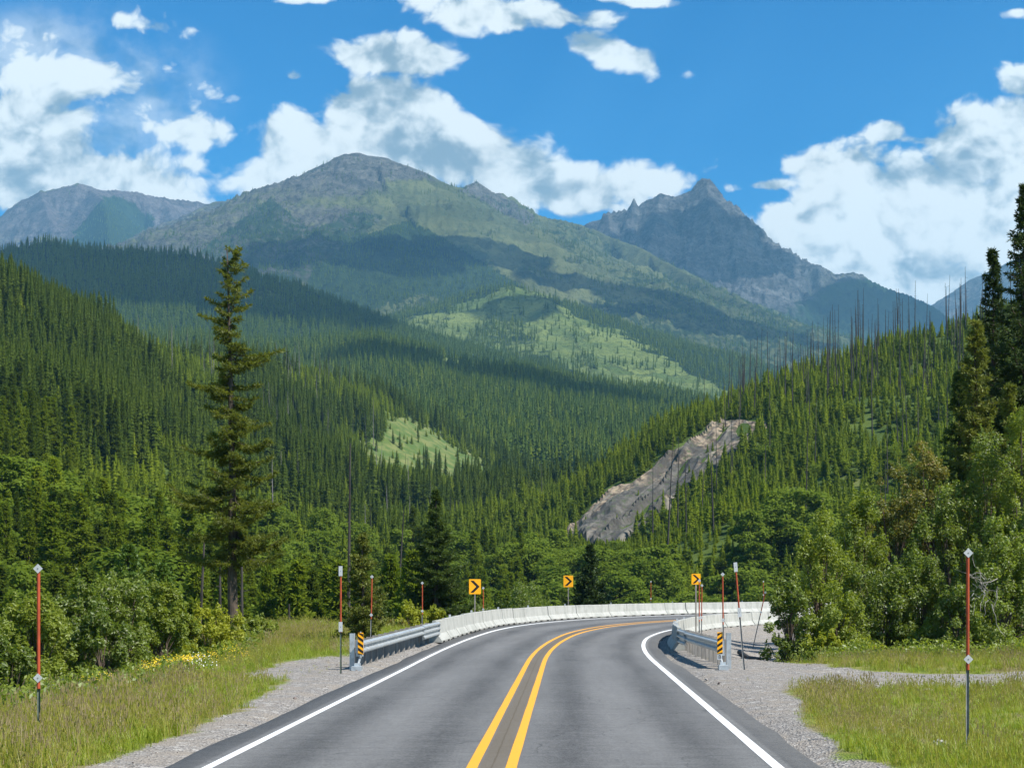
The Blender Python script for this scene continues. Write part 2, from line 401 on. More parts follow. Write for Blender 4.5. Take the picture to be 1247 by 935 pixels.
def ground_h(x, y, fine=True, frame=None):
    x = np.asarray(x, float); shp = x.shape; x = x.ravel(); y = np.asarray(y, float).ravel()
    xc = np.clip(x, -430, 430); yc = np.clip(y, -80, 1400)
    z = rbf(xc, yc)
    outd = np.hypot(x - xc, y - yc); z = z + (60 - z) * sstep(0, 700, outd)
    far = sstep(120, 300, np.hypot(x, y - 50))
    z += far * (fbm(x / 55, y / 55, 3, 4) * 7 + (rfbm(x / 90, y / 90, 11, 3) - .5) * 9) * sstep(1400, 1200, outd + 0)
    s, off = frame if frame is not None else road_frame(x, y)
    wl = 15 - 7.5 * sstep(70, 92, s); wr = 34 + 0 * s
    a = np.abs(off)
    left = off < 0
    b = np.where(left, sstep(wl, wl + 22, a), sstep(wr, wr + 60, a))
    zn = road_z(s, off)
    # verge: shallow fall beyond the shoulder
    nl = sstep(6.5, 14, a) * np.where(left, -.75, 0) * (1 - sstep(50, 75, s)) 
    bump = (fbm(x / 3.1, y / 3.1, 5, 3) * .16) * sstep(5.5, 9, a)
    # gravel bank inside the curve, low ground on the far side of the right barrier
    zr = np.where(~left, sstep(5, 9, a) * -.55 * sstep(46, 60, s) * sstep(22, 12, a) + .35 * sstep(9, 30, a) * sstep(40, 60, y), 0)
    zn = zn + nl + bump + zr
    if fine: zn = zn + fbm(x * 1.1, y * 1.1, 9, 3) * .035 * sstep(4.3, 5.5, a)
    z = zn * (1 - b) + z * b
    under = sstep(4.45, 4.1, a)
    z = np.where(a < 200, z - .16 * under, z)
    return z.reshape(shp)

def visible(fn, x, y, z, margin=0.0, n=28):
    """is the point (x,y,z+margin) seen from the camera over the surface fn?"""
    ok = np.ones(len(x), bool)
    for k in range(n):
        t = .985 - (k / n)**1.0 * .80
        zz = CH + (z + margin - CH) * t
        ok &= fn(x * t, y * t) < zz
    return ok

def axis(lo, hi, fine_lo, fine_hi, step, grow=1.06, maxstep=6.0, far=None):
    a = list(np.arange(fine_lo, fine_hi + 1e-6, step)); st = step
    while a[-1] < hi: st = min(st * grow, maxstep); a.append(a[-1] + st)
    st = step
    while a[0] > lo: st = min(st * grow, maxstep); a.insert(0, a[0] - st)
    if far:
        st = maxstep
        while a[-1] < far: st *= 1.5; a.append(a[-1] + st)
        st = maxstep
        while a[0] > -far: st *= 1.5; a.insert(0, a[0] - st)
    return np.array(a)
gx = axis(-430, 430, -24, 30, .5, far=14000); gy = axis(-80, 1400, 12, 128, .5, far=14000)
GX, GY = np.meshgrid(gx, gy)
fr = road_frame(GX, GY)
GZ = ground_h(GX, GY, frame=fr)
gs, goff = fr[0].reshape(GX.shape), fr[1].reshape(GX.shape)

# ---- where is gravel, track, bare earth
def gravel_mask(x, y, s, off):
    n = fbm(x / 1.6, y / 1.6, 21, 4) * .9
    a = np.abs(off)
    wl = 4.9 + .95 * sstep(20, 40, s) + n * .55 - 0.0
    L = sstep(wl + .25, wl - .25, -off) * (off < 0)
    # widened gravel on the left before the guardrail
    L = np.maximum(L, sstep(8.4, 6.9, -off + n) * sstep(36, 40, y + n * 2) * sstep(54, 46, y) * (off < 0) * .9)
    # loose bank at the lower left
    L = np.maximum(L, sstep(.1, .5, fbm(x / 4, y / 3, 33, 3) + .25) * sstep(-7.6, -9.2, x) * sstep(30, 26, y) * .85)
    wr = 4.75 + 1.1 * sstep(22, 33, y) + n * .5
    R = sstep(wr + .3, wr - .3, off) * (off > 0)
    # gravel track leaving to the right and the apron where it meets the road
    tr = sstep(34.6, 35.4, y + n * .8) * sstep(41.6, 40.6, y + n * .6) * (off > 0)
    ap = sstep(34, 35.5, y + n) * (off > 0) * sstep(9.2, 7.6, off + n + (y - 42) * .1) 
    ap2 = sstep(46, 50, y + n * 2) * (off > 0) * sstep(15.5, 13, off + n * 2)
    # between road and bank past the left rail
    L2 = sstep(52, 58, s) * (off < 0) * sstep(8.2, 6.8, -off + n)
    return np.clip(np.maximum.reduce([L, R, tr, ap, ap2, L2]), 0, 1)
grav = gravel_mask(GX, GY, gs, goff)
def clearing_px(x, y, z):
    """open grassy clearings, bare patches on the valley sides"""
    px, py = proj(x, y, z)
    n = fbm(x / 14, y / 14, 77, 3) * 9
    px = px + n; py = py + n * .5
    A = inpoly(px, py, [(474, 500), (498, 503), (540, 527), (585, 556), (608, 582), (590, 600), (530, 590), (470, 582), (432, 560), (445, 535), (468, 540)]) & (y > 700)
    B = inpoly(px, py, [(318, 585), (340, 590), (390, 618), (415, 650), (380, 640), (330, 610)]) & (y < 700)
    C = inpoly(px, py, [(600, 540), (640, 520), (680, 560), (660, 585), (620, 575)]) & (y > 700)
    E = inpoly(px, py, [(985, 600), (1020, 580), (1060, 560), (1075, 575), (1040, 600), (1005, 615)]) & (y < 600)
    return A, B, C, E
SCREE = [(682, 655), (712, 628), (742, 598), (775, 585), (800, 562), (848, 535), (868, 518), (905, 512), (938, 512), (925, 530), (905, 548), (876, 568), (848, 584), (824, 612), (800, 630), (780, 645), (760, 668), (735, 672), (706, 660)]
A_, B_, C_, E_ = clearing_px(GX, GY, GZ)
meadow = (A_ | B_ | (C_ & (fbm(GX / 9, GY / 9, 5, 2) > .1)) | E_).astype(float)
rockm = (B_ & (fbm(GX / 10, GY / 10, 15, 3) > .15)).astype(float)
hillm = sstep(110, 200, np.hypot(GX, GY - 30))
me = mesh_np('ground', np.stack([GX, GY, GZ], -1), [grid_faces(len(gx), len(gy))], True, {'gravel': grav, 'meadow': meadow, 'hill': hillm, 'rock': rockm})
m, t, out = new_mat('ground_cover')
pos = t.add('ShaderNodeNewGeometry').outputs['Position']
g = t.attr('gravel').outputs['Fac']; hm = t.attr('hill').outputs['Fac']; mm = t.attr('meadow').outputs['Fac']; rk = t.attr('rock').outputs['Fac']
n1 = t.noise(pos, 1.3, 6); n2 = t.noise(pos, 22, 5, .7); n3 = t.noise(pos, .35, 3)
vor = t.add('ShaderNodeTexVoronoi', feature='F1'); t.l.new(pos, vor.inputs['Vector']); vor.inputs['Scale'].default_value = 26
vor2 = t.add('ShaderNodeTexVoronoi', feature='F1'); t.l.new(pos, vor2.inputs['Vector']); vor2.inputs['Scale'].default_value = 9
grass = t.mix(t.step(n1, .35, .68), (.14, .19, .03), (.22, .21, .07))
grass = t.mix(t.math('MULTIPLY', t.step(n3, .5, .62), .6), grass, (.23, .18, .105))
sepc = t.add('ShaderNodeSeparateColor'); t.l.new(vor.outputs['Color'], sepc.inputs[0])
gcol = t.mix(sepc.outputs[0], (.135, .125, .115), (.34, .32, .295))
gcol = t.mix(t.step(n1, .42, .66), gcol, (.27, .24, .205))
sepd = t.add('ShaderNodeSeparateColor'); t.l.new(vor2.outputs['Color'], sepd.inputs[0])
gcol = t.mix(t.math('MULTIPLY', t.step(sepd.outputs[0], .90, .95), .7), gcol, (.42, .40, .37))
gedge = t.step(t.math('ADD', g, t.math('MULTIPLY', t.math('SUBTRACT', n2, .5), .9)), .38, .62)
near = t.mix(gedge, grass, gcol)
hill = t.mix(t.step(t.noise(pos, .08, 4), .35, .65), (.045, .075, .016), (.085, .120, .026))
mead = t.mix(t.step(t.noise(pos, .12, 5), .4, .62), (.065, .105, .026), (.135, .150, .050))
hill = t.mix(mm, hill, mead); hill = t.mix(rk, hill, (.20, .16, .12))
col = t.mix(hm, near, hill)
b = t.add('ShaderNodeBsdfPrincipled'); t.l.new(col, b.inputs['Base Color']); b.inputs['Roughness'].default_value = .95; b.inputs['Specular IOR Level'].default_value = .1
bp = t.add('ShaderNodeBump'); bp.inputs['Strength'].default_value = .9; bp.inputs['Distance'].default_value = .035
t.l.new(t.math('ADD', vor.outputs['Distance'], t.math('MULTIPLY', n2, .7)), bp.inputs['Height']); t.l.new(bp.outputs[0], b.inputs['Normal'])
t.l.new(b.outputs[0], out.inputs[0])
tag(link('ground', me, m), 'gravel shoulders, grassy verges and forest floor of the valley', kind='structure')

# ---- eroded bank on the right hillside
bx = np.arange(4, 118, .9); by = np.arange(330, 640, 1.3); BX, BY = np.meshgrid(bx, by)
BZ = ground_h(BX, BY, fine=False)
ppx, ppy = proj(BX, BY, BZ)
# distance inside polygon (photo pixels) by sampling edges
def poly_sd(px, py, poly):
    d = np.full(px.shape, 1e9)
    for i in range(len(poly)):
        a = np.array(poly[i]); b_ = np.array(poly[(i + 1) % len(poly)]); ab = b_ - a
        tt = np.clip(((px - a[0]) * ab[0] + (py - a[1]) * ab[1]) / (ab @ ab), 0, 1)
        d = np.minimum(d, np.hypot(px - a[0] - tt * ab[0], py - a[1] - tt * ab[1]))
    return np.where(inpoly(px, py, poly), d, -d)
jit = fbm(BX / 9, BY / 9, 44, 3) * 5
sdp = poly_sd(ppx + jit, ppy + jit * .6, SCREE)
# fall line of the slope runs down to the left and towards the road
ddx, ddy = -.46, -.89
al_ = BX * ddx + BY * ddy; ac = BX * -ddy + BY * ddx
wv = fbm(BX / 30, BY / 30, 51, 2) * 6
flute = rfbm(ac / 7.5 + wv * .15, al_ / 60, 61, 4); upper = sstep(28, 4, poly_sd(ppx, ppy, SCREE)) * (ppy < 655 - (ppx - 690) * .52)
kn = sstep(.15, .6, fbm(BX / 11, BY / 11, 71, 3))
H_ = (flute - .35) * 6.0 + kn * (rfbm(BX / 6, BY / 6, 81, 3) - .2) * 1.8
BZ2 = BZ + .1 + (H_ + .2) * sstep(0, 5, sdp) + .6 * sstep(-2, 2, sdp) - sstep(2, -5, sdp) * 4
me = mesh_np('eroded_bank', np.stack([BX, BY, BZ2], -1), [grid_faces(len(bx), len(by))[inpoly(ppx, ppy, [(x_, y_) for x_, y_ in [(660, 690), (660, 600), (840, 490), (980, 490), (960, 560), (800, 690)]])[:-1, :-1].ravel()]], False,
             {'tan': upper * .8 + kn * .5, 'flute': flute, 'streak': fbm(ac / 3.0 + wv * .25, al_ / 38, 99, 4)})
m, t, out = new_mat('eroded_earth')
pos = t.add('ShaderNodeNewGeometry').outputs['Position']
ta = t.attr('tan').outputs['Fac']; fl = t.attr('flute').outputs['Fac']
n = t.noise(pos, .35, 6, .65); n2 = t.noise(pos, .12, 4)
c = t.mix(t.step(n, .35, .7), (.034, .033, .029), (.098, .092, .080))
tn = t.mix(t.step(n, .4, .6), (.050, .037, .027), (.24, .19, .13))
c = t.mix(t.step(t.math('ADD', ta, t.math('MULTIPLY', t.math('SUBTRACT', n2, .5), 2.0)), .35, .75), c, tn)
stk = t.attr('streak').outputs['Fac']; c = t.mix(t.math('MULTIPLY', t.step(stk, .12, .40), .7), c, (.19, .172, .140)); c = t.mix(t.math('MULTIPLY', t.step(stk, -.1, -.4), .7), c, (.045, .042, .036)); c = t.mix(t.math('MULTIPLY', t.step(t.noise(pos, .45, 5, .7), .55, .60), .8), c, (.045, .06, .025))
b = t.add('ShaderNodeBsdfPrincipled'); t.l.new(c, b.inputs['Base Color']); b.inputs['Roughness'].default_value = .95
t.l.new(b.outputs[0], out.inputs[0])
tag(link('eroded_bank', me, m), 'bare grey and tan eroded bank on the right hillside', kind='structure')

# ================================================================== ROAD
ss = np.concatenate([np.arange(-78, 42, 1.5), np.arange(42, 170, .75)])
oo = np.array([-4.22, -4.15, -3.6, -2.6, -1.5, -.5, .5, 1.5, 2.6, 3.6, 4.15, 4.22])
SS, OO = np.meshgrid(ss, oo, indexing='ij')
wob = fbm(SS / 2.2, OO * 0 + np.sign(OO), 91, 3) * .07 * (np.abs(OO) > 4)
rx, ry, rz = road_pt(SS, OO + wob)
rz = rz + np.where(np.abs(OO) > 4.2, -.10, 0)
V = np.stack([rx, ry, rz], -1).reshape(-1, 3)
me = mesh_np('road', V, [grid_faces(len(oo), len(ss))[:, ::-1]], True)
def add_uv(me, U_, V_):
    uv_ = me.uv_layers.new(name='lane'); li = np.empty(len(me.loops), np.int32); me.loops.foreach_get('vertex_index', li)
    uv_.data.foreach_set('uv', np.stack([U_.ravel()[li], V_.ravel()[li]], -1).astype(np.float32).ravel())
add_uv(me, OO, SS)
m, t, out = new_mat('worn_asphalt')
uvn = t.add('ShaderNodeUVMap', uv_map='lane').outputs[0]; sx = t.add('ShaderNodeSeparateXYZ'); t.l.new(uvn, sx.inputs[0]); o_ = sx.outputs[0]
pos = t.add('ShaderNodeNewGeometry').outputs['Position']
wander = t.math('MULTIPLY', t.math('SUBTRACT', t.noise(t.vmul(uvn, (0, .05, 0)), 1, 2), .5), .5)
u = t.math('ABSOLUTE', t.math('ADD', o_, wander)); tr = None
for c0, wd in ((.95, .42), (2.75, .42)):
    k = t.math('SUBTRACT', u, c0); k = t.math('MULTIPLY', k, k); k = t.math('MULTIPLY', k, -1 / (2 * wd * wd * .55)); k = t.math('EXPONENT', k)
    tr = k if tr is None else t.math('MAXIMUM', tr, k)
streak = t.noise(t.vmul(uvn, (2.2, .12, 1)), 1.0, 5, .6)
patch = t.noise(t.vmul(uvn, (.7, .10, 1)), 1.0, 4, .6)
speck = t.noise(pos, 28, 5, .9); cross = t.noise(t.vmul(uvn, (.5, 3.5, 1)), 1, 4, .7)
val = t.math('MULTIPLY_ADD', tr, -.052, .140)
speck = t.step(speck, .30, .70); mott = t.noise(pos, 5.5, 5, .75)
val = t.math('MULTIPLY_ADD', t.math('SUBTRACT', mott, .5), .10, val)
val = t.math('MULTIPLY_ADD', t.math('SUBTRACT', streak, .5), .055, val)
val = t.math('MULTIPLY_ADD', t.math('SUBTRACT', patch, .5), .10, val)
val = t.math('MULTIPLY_ADD', t.math('SUBTRACT', cross, .5), .07, val)
val = t.math('MULTIPLY_ADD', t.math('SUBTRACT', speck, .5), .11, val)
# narrow crack along the middle seam and outer edge darker fresh strip
edge = t.step(t.math('ABSOLUTE', o_), 3.70, 3.78)
val = t.math('MULTIPLY', val, t.math('MULTIPLY_ADD', edge, -.36, 1.0))
seam = t.math('ABSOLUTE', t.math('ADD', o_, t.math('MULTIPLY_ADD', t.noise(t.vmul(uvn, (0, 1.5, 0)), 1, 4), .05, -.025)))
seam = t.math('SUBTRACT', 1, t.step(seam, .006, .016))
cv2 = t.add('ShaderNodeTexVoronoi', feature='DISTANCE_TO_EDGE', voronoi_dimensions='2D'); wnz = t.add('ShaderNodeTexNoise'); t.l.new(uvn, wnz.inputs['Vector']); wnz.inputs['Scale'].default_value = 1.3; wnz.inputs['Detail'].default_value = 5
wvv = t.add('ShaderNodeVectorMath', operation='MULTIPLY_ADD'); t.l.new(wnz.outputs['Color'], wvv.inputs[0]); wvv.inputs[1].default_value = (.9, .9, 0); t.l.new(uvn, wvv.inputs[2]); t.l.new(t.vmul(wvv.outputs[0], (.34, .13, 1)), cv2.inputs['Vector']); cv2.inputs['Scale'].default_value = 1
crk = t.math('MULTIPLY', t.math('SUBTRACT', 1, t.step(cv2.outputs['Distance'], .0015, .005)), t.step(t.noise(uvn, .3, 3), .46, .56))
seam = t.math('MAXIMUM', seam, t.math('MULTIPLY', crk, .9))
val = t.math('MULTIPLY', val, t.math('MULTIPLY_ADD', seam, -.5, 1))
rum = t.math('SUBTRACT', 1, t.step(t.math('ABSOLUTE', o_), .13, .18))
cc = t.add('ShaderNodeCombineColor'); t.l.new(t.math('MULTIPLY', val, 1.0), cc.inputs[0]); t.l.new(t.math('MULTIPLY', val, .985), cc.inputs[1]); t.l.new(t.math('MULTIPLY', val, .95), cc.inputs[2])
c = t.mix(t.math('MULTIPLY', rum, .55), cc.outputs[0], (.12, .085, .04))
b = t.add('ShaderNodeBsdfPrincipled'); t.l.new(c, b.inputs['Base Color']); b.inputs['Roughness'].default_value = .72; b.inputs['Specular IOR Level'].default_value = .35
bp = t.add('ShaderNodeBump'); bp.inputs['Strength'].default_value = .5; bp.inputs['Distance'].default_value = .006
t.l.new(speck, bp.inputs['Height']); t.l.new(bp.outputs[0], b.inputs['Normal']); t.l.new(b.outputs[0], out.inputs[0])
tag(link('road', me, m), 'two lane asphalt road curving right past concrete barriers', kind='structure')
def line_mesh(name, off, w, s0, s1, mat, label, wear=0):
    s_ = np.concatenate([np.arange(s0, min(42, s1), 1.5), np.arange(max(42, s0), s1, .6)])
    o2 = np.array([off - w / 2, off + w / 2]); S2, O2 = np.meshgrid(s_, o2, indexing='ij')
    wb = fbm(S2 / 1.2, np.sign(O2 - off) * 3, 17, 3) * .006
    x, y, z = road_pt(S2, O2 + wb, .005)
    me = mesh_np(name, np.stack([x, y, z], -1).reshape(-1, 3), [grid_faces(2, len(s_))[:, ::-1]], True); add_uv(me, O2, S2)
    return tag(link(name, me, mat), label, kind='structure')
def paint_mat(name, col, under=(.11, .11, .11)):
    m, t, out = new_mat(name); pos = t.add('ShaderNodeNewGeometry').outputs['Position']
    n = t.noise(pos, 45, 4, .8); n2 = t.noise(pos, .9, 4)
    wr_ = t.step(t.math('ADD', n, t.math('MULTIPLY', n2, .35)), .74, .88)
    c = t.mix(t.math('MULTIPLY', wr_, .7), t.mix(n2, tuple(x * .86 for x in col), col), under)
    b = t.add('ShaderNodeBsdfPrincipled'); t.l.new(c, b.inputs['Base Color']); b.inputs['Roughness'].default_value = .6; t.l.new(b.outputs[0], out.inputs[0]); return m
white_paint = paint_mat('white_road_paint', (.80, .81, .80)); yellow_paint = paint_mat('yellow_road_paint', (.80, .36, .015))
line_mesh('road_marking', -3.55, .13, -70, 168, white_paint, 'white edge line along the left side of the road')
line_mesh('road_marking', 3.55, .15, -70, 168, white_paint, 'white edge line curving along the right side of the road')
line_mesh('road_marking', -.24, .135, -70, 168, yellow_paint, 'left of the two yellow centre lines')
line_mesh('road_marking', .24, .135, -70, 168, yellow_paint, 'right of the two yellow centre lines')

# ================================================================== MOUNTAINS
def ridge_h(x, y, ridges, floor, k=14.0, seed=1, gamp=1.0):
    """ridges: list of (points (px,py,D), slope, gully amplitude, gully wavelength). returns z, arc, dist"""
    shp = x.shape; x = x.ravel(); y = y.ravel(); n = len(x)
    acc = np.zeros(n); best = np.full(n, -1e9); barc = np.zeros(n); bd = np.zeros(n); cands = []
    for ri, (pts, slope, amp, lam) in enumerate(ridges):
        W = np.array([at(*p) for p in pts]); cz = np.full(n, -1e9); ca = np.zeros(n); cd = np.zeros(n); arc0 = 0; cs = np.zeros(n)
        for i in range(len(W) - 1):
            a, b_ = W[i], W[i + 1]; ab = b_[:2] - a[:2]; L2 = ab @ ab; L = math.sqrt(L2)
            tt = np.clip(((x - a[0]) * ab[0] + (y - a[1]) * ab[1]) / L2, 0, 1)
            dx = x - a[0] - tt * ab[0]; dy_ = y - a[1] - tt * ab[1]; d = np.hypot(dx, dy_)
            side = np.sign(ab[0] * dy_ - ab[1] * dx)
            z = a[2] + (b_[2] - a[2]) * tt - slope * d * (1 - .28 * d / (d + 700))
            m_ = z > cz; cz = np.where(m_, z, cz); ca = np.where(m_, arc0 + tt * L, ca); cd = np.where(m_, d, cd); cs = np.where(m_, side, cs); arc0 += L
        wob = fbm(x / (lam * 2.5), y / (lam * 2.5), seed + ri, 2) * lam * .55
        g = rfbm((ca + wob) / lam + cs * 7.7, cd / (lam * 4.5) + ri * 5.1, seed + 13 * ri, 4, .55) - .62
        g = g * amp * gamp * np.clip(cd / (lam * .9), .06, 1)
        cands.append((cz + g, ca, cd))
    Z = np.stack([c[0] for c in cands] + [floor(x, y) if callable(floor) else np.full(n, float(floor))]); mx = Z.max(0)
    z = mx + k * np.log(np.exp((Z - mx) / k).sum(0)) - k * .0
    bi = Z[:-1].argmax(0); A = np.stack([c[1] for c in cands]); Dm = np.stack([c[2] for c in cands]); ar = A[bi, np.arange(n)]; dd = Dm[bi, np.arange(n)]
    return z.reshape(shp), ar.reshape(shp), dd.reshape(shp)
def mountain(name, label, ridges, floor, px0, px1, dpx, y0, y1, dy, seed, rough, mat, veg_fn, gamp=1.0, k=14.0):
    us = (np.arange(px0, px1, dpx) - CX) / FP; ys = np.arange(y0, y1, dy)
    Um, Ym = np.meshgrid(us, ys); Xm = Um * Ym
    z, ar, dd = ridge_h(Xm, Ym, ridges, floor, k, seed, gamp)
    rgh = rough[0] * (rfbm(Xm / rough[1], Ym / rough[1], seed + 5, 5, .55) - .55) + rough[0] * .25 * fbm(Xm / (rough[1] * .12), Ym / (rough[1] * .12), seed + 6, 3)
    z = z + rgh * np.clip(dd / 120, .25, 1)
    at_ = {'arc': ar, 'dist': dd}; at_.update(veg_fn(Xm, Ym, z, ar, dd))
    me = mesh_np(name, np.stack([Xm, Ym, z], -1), [grid_faces(len(us), len(ys))], True, at_)
    o = tag(link(name, me, mat), label, kind='structure')
    from math import floor as fl_
    def H(x, y):   # bilinear lookup in (u,y)
        y = np.maximum(np.asarray(y, float), 1); u = np.asarray(x, float) / y
        fi = (u - us[0]) / (us[1] - us[0]); fj = (y - ys[0]) / dy
        inside = (fi >= 0) & (fi < len(us) - 1.001) & (fj >= 0) & (fj < len(ys) - 1.001)
        i = np.clip(fi, 0, len(us) - 2.001); j = np.clip(fj, 0, len(ys) - 2.001); i0 = i.astype(int); j0 = j.astype(int); a = i - i0; b_ = j - j0
        r = z[j0, i0] * (1 - a) * (1 - b_) + z[j0, i0 + 1] * a * (1 - b_) + z[j0 + 1, i0] * (1 - a) * b_ + z[j0 + 1, i0 + 1] * a * b_
        return np.where(inside, r, -500.0)
    return o, H
def mtn_mat(name, rock1, rock2, strata=0.0, meadowc=((.056, .068, .028), (.105, .116, .046)), forest=((.012, .024, .010), (.024, .042, .014))):
    m, t, out = new_mat(name)
    pos = t.add('ShaderNodeNewGeometry').outputs['Position']; s3 = t.add('ShaderNodeSeparateXYZ'); t.l.new(pos, s3.inputs[0])
    arc = t.attr('arc').outputs['Fac']; dist = t.attr('dist').outputs['Fac']; veg = t.attr('veg').outputs['Fac']; mw = t.attr('meadow').outputs['Fac']
    cv = t.add('ShaderNodeCombineXYZ'); t.l.new(t.math('MULTIPLY', arc, .022), cv.inputs[0]); t.l.new(t.math('MULTIPLY', dist, .004), cv.inputs[1])
    fall = t.noise(cv.outputs[0], 1.0, 6, .65)                      # streaks down the fall line
    n1 = t.noise(pos, .006, 7, .65); n2 = t.noise(pos, .03, 6, .8); n5 = t.noise(pos, .075, 3, .7)
    rock = t.mix(t.step(t.math('MULTIPLY_ADD', n2, .6, t.math('MULTIPLY', fall, .4)), .38, .64), rock1, rock2)
    if strata:
        sv = t.math('MULTIPLY_ADD', t.noise(pos, .003, 6), 380.0, s3.outputs[2]); cz = t.add('ShaderNodeCombineXYZ'); t.l.new(sv, cz.inputs[2])
        st = t.noise(cz.outputs[0], .02, 6, .75)
        rock = t.mix(t.math('MULTIPLY', t.step(st, .46, .58), strata), rock, tuple(x * 1.7 for x in rock2))
        st2 = t.noise(cz.outputs[0], .045, 4, .6); rock = t.mix(t.math('MULTIPLY', t.step(st2, .52, .62), strata * .8), rock, tuple(x * .5 for x in rock1))
    rock = t.mix(t.math('MULTIPLY', t.step(n5, .52, .62), .7), rock, tuple(x * .45 for x in rock1))
    md = t.mix(t.step(t.math('MULTIPLY_ADD', fall, .6, t.math('MULTIPLY', n1, .4)), .4, .62), *meadowc)
    md = t.mix(t.math('MULTIPLY', t.step(n5, .54, .62), .55), md, tuple(x * .9 for x in forest[1]))
    mfac = t.step(t.math('ADD', mw, t.math('MULTIPLY', t.math('SUBTRACT', t.math('MULTIPLY_ADD', fall, .5, t.math('MULTIPLY', n2, .5)), .5), 2.2)), .38, .62)
    c = t.mix(mfac, rock, md)
    fo = t.mix(t.step(t.noise(pos, .05, 4, .7), .38, .62), *forest)
    ffac = t.step(t.math('ADD', veg, t.math('MULTIPLY', t.math('SUBTRACT', t.math('MULTIPLY_ADD', fall, .35, t.math('MULTIPLY', n2, .65)), .5), 2.0)), .42, .58)
    c = t.mix(ffac, c, fo)
    b = t.add('ShaderNodeBsdfPrincipled'); t.l.new(c, b.inputs['Base Color']); b.inputs['Roughness'].default_value = 1; b.inputs['Specular IOR Level'].default_value = .05
    bp = t.add('ShaderNodeBump'); bp.inputs['Strength'].default_value = .8; bp.inputs['Distance'].default_value = 26
    t.l.new(t.math('MULTIPLY_ADD', n2, .6, t.math('MULTIPLY', fall, .5)), bp.inputs['Height']); t.l.new(bp.outputs[0], b.inputs['Normal'])
    t.l.new(b.outputs[0], out.inputs[0]); return m
rock_grey = mtn_mat('grey_mountain_rock', (.036, .038, .033), (.125, .122, .105), .25)
rock_dark = mtn_mat('dark_banded_rock', (.018, .020, .021), (.108, .110, .106), .45)
rock_purple = mtn_mat('purple_grey_rock', (.040, .036, .038), (.115, .103, .102), .4)
forest_slope = mtn_mat('forested_slope', (.10, .09, .075), (.20, .18, .14), 0, ((.070, .105, .028), (.145, .18, .050)), ((.014, .028, .009), (.026, .046, .013)))

# main massif
MAIN = [([(230, 262, 8000), (262, 246, 7700), (300, 240, 7400), (340, 228, 7000), (375, 208, 6700), (410, 191, 6500), (437, 188, 6500), (470, 192, 6500), (510, 206, 6500), (545, 223, 6600), (566, 230, 6800), (580, 221, 6900), (592, 233, 6900), (620, 246, 6900), (660, 263, 7000), (700, 271, 6900), (740, 285, 6700), (790, 306, 6400), (840, 336, 6000), (900, 363, 5600), (950, 388, 5300), (1000, 415, 5000), (1060, 450, 4700)], .62, 80, 150),
 ([(566, 240, 6950), (573, 228, 6950), (580, 219, 6950), (590, 230, 6950), (602, 242, 6950)], 1.25, 50, 70),
 ([(437, 188, 6500), (460, 230, 6200), (499, 266, 5900), (547, 293, 5600), (592, 317, 5300), (619, 337, 5100), (700, 385, 4700)], .55, 60, 130),
 ([(571, 238, 6650), (600, 270, 6350), (646, 325, 5700), (732, 387, 5000), (820, 440, 4400)], .5, 45, 120),
 ([(684, 275, 6900), (750, 320, 6200), (830, 368, 5500), (900, 405, 4900), (960, 440, 4500)], .5, 40, 120),
 ([(340, 228, 7000), (300, 256, 6700), (262, 277, 6500), (235, 293, 6300), (210, 310, 6200)], .6, 55, 120),
 ([(420, 190, 6500), (400, 230, 6200), (370, 280, 5800), (345, 330, 5400), (335, 390, 5000)], .6, 60, 120),
 ([(499, 266, 5900), (460, 287, 5600), (420, 312, 5300), (385, 347, 5000), (360, 395, 4700)], .5, 35, 110)]
def veg_main(x, y, z, ar, dd):
    px, py = proj(x, y, z)
    meadow = sstep(400, 560, px + (py - 250) * .3) * .52 + .42 + .25 * sstep(330, 380, py)
    meadow = meadow * sstep(195, 235, py) * (1 - .9 * inpoly(px + fbm(x / 80, y / 80, 2, 3) * 8, py, [(558, 232), (580, 212), (610, 236), (650, 262), (640, 275), (590, 245)]))
    veg = sstep(300, 370, py + fbm(x / 400, y / 400, 4, 3) * 60) * .50
    veg = np.maximum(veg, .85 * inpoly(px, py, [(380, 330), (430, 290), (500, 268), (550, 296), (620, 338), (660, 370), (640, 400), (560, 420), (430, 430), (360, 400)]))
    veg = np.maximum(veg, .55 * inpoly(px, py, [(330, 240), (260, 290), (240, 310), (330, 360), (400, 330), (470, 262), (430, 255), (380, 280)]))
    veg = np.maximum(veg, .42 * inpoly(px, py, [(592, 235), (700, 272), (760, 300), (730, 330), (650, 280), (585, 240)]))
    veg -= .35 * inpoly(px, py, [(420, 420), (440, 380), (520, 355), (560, 380), (540, 430)])
    return {'veg': veg, 'meadow': meadow}
main_o, main_H = mountain('mountain', 'broad grey green mountain with a rounded summit', MAIN, 60, 60, 1330, 2.2, 3900, 8000, 17, 101, (46, 150), rock_grey, veg_main)
LEFTM = [([(-160, 290, 9500), (-60, 285, 9400), (0, 263, 9200), (20, 246, 9000), (50, 233, 9000), (95, 222, 9000), (120, 229, 9000), (165, 233, 9200), (200, 241, 9400), (235, 244, 9500), (262, 247, 9500), (300, 238, 9600), (345, 230, 9600), (400, 240, 9700)], .95, 150, 190),
 ([(112, 232, 9000), (125, 240, 8400), (130, 262, 7900), (134, 300, 7400)], .95, 60, 120),
 ([(50, 233, 9000), (62, 268, 8400), (88, 305, 8000)], .9, 70, 120), ([(200, 241, 9400), (215, 275, 8800), (232, 300, 8400)], .9, 90, 120)]
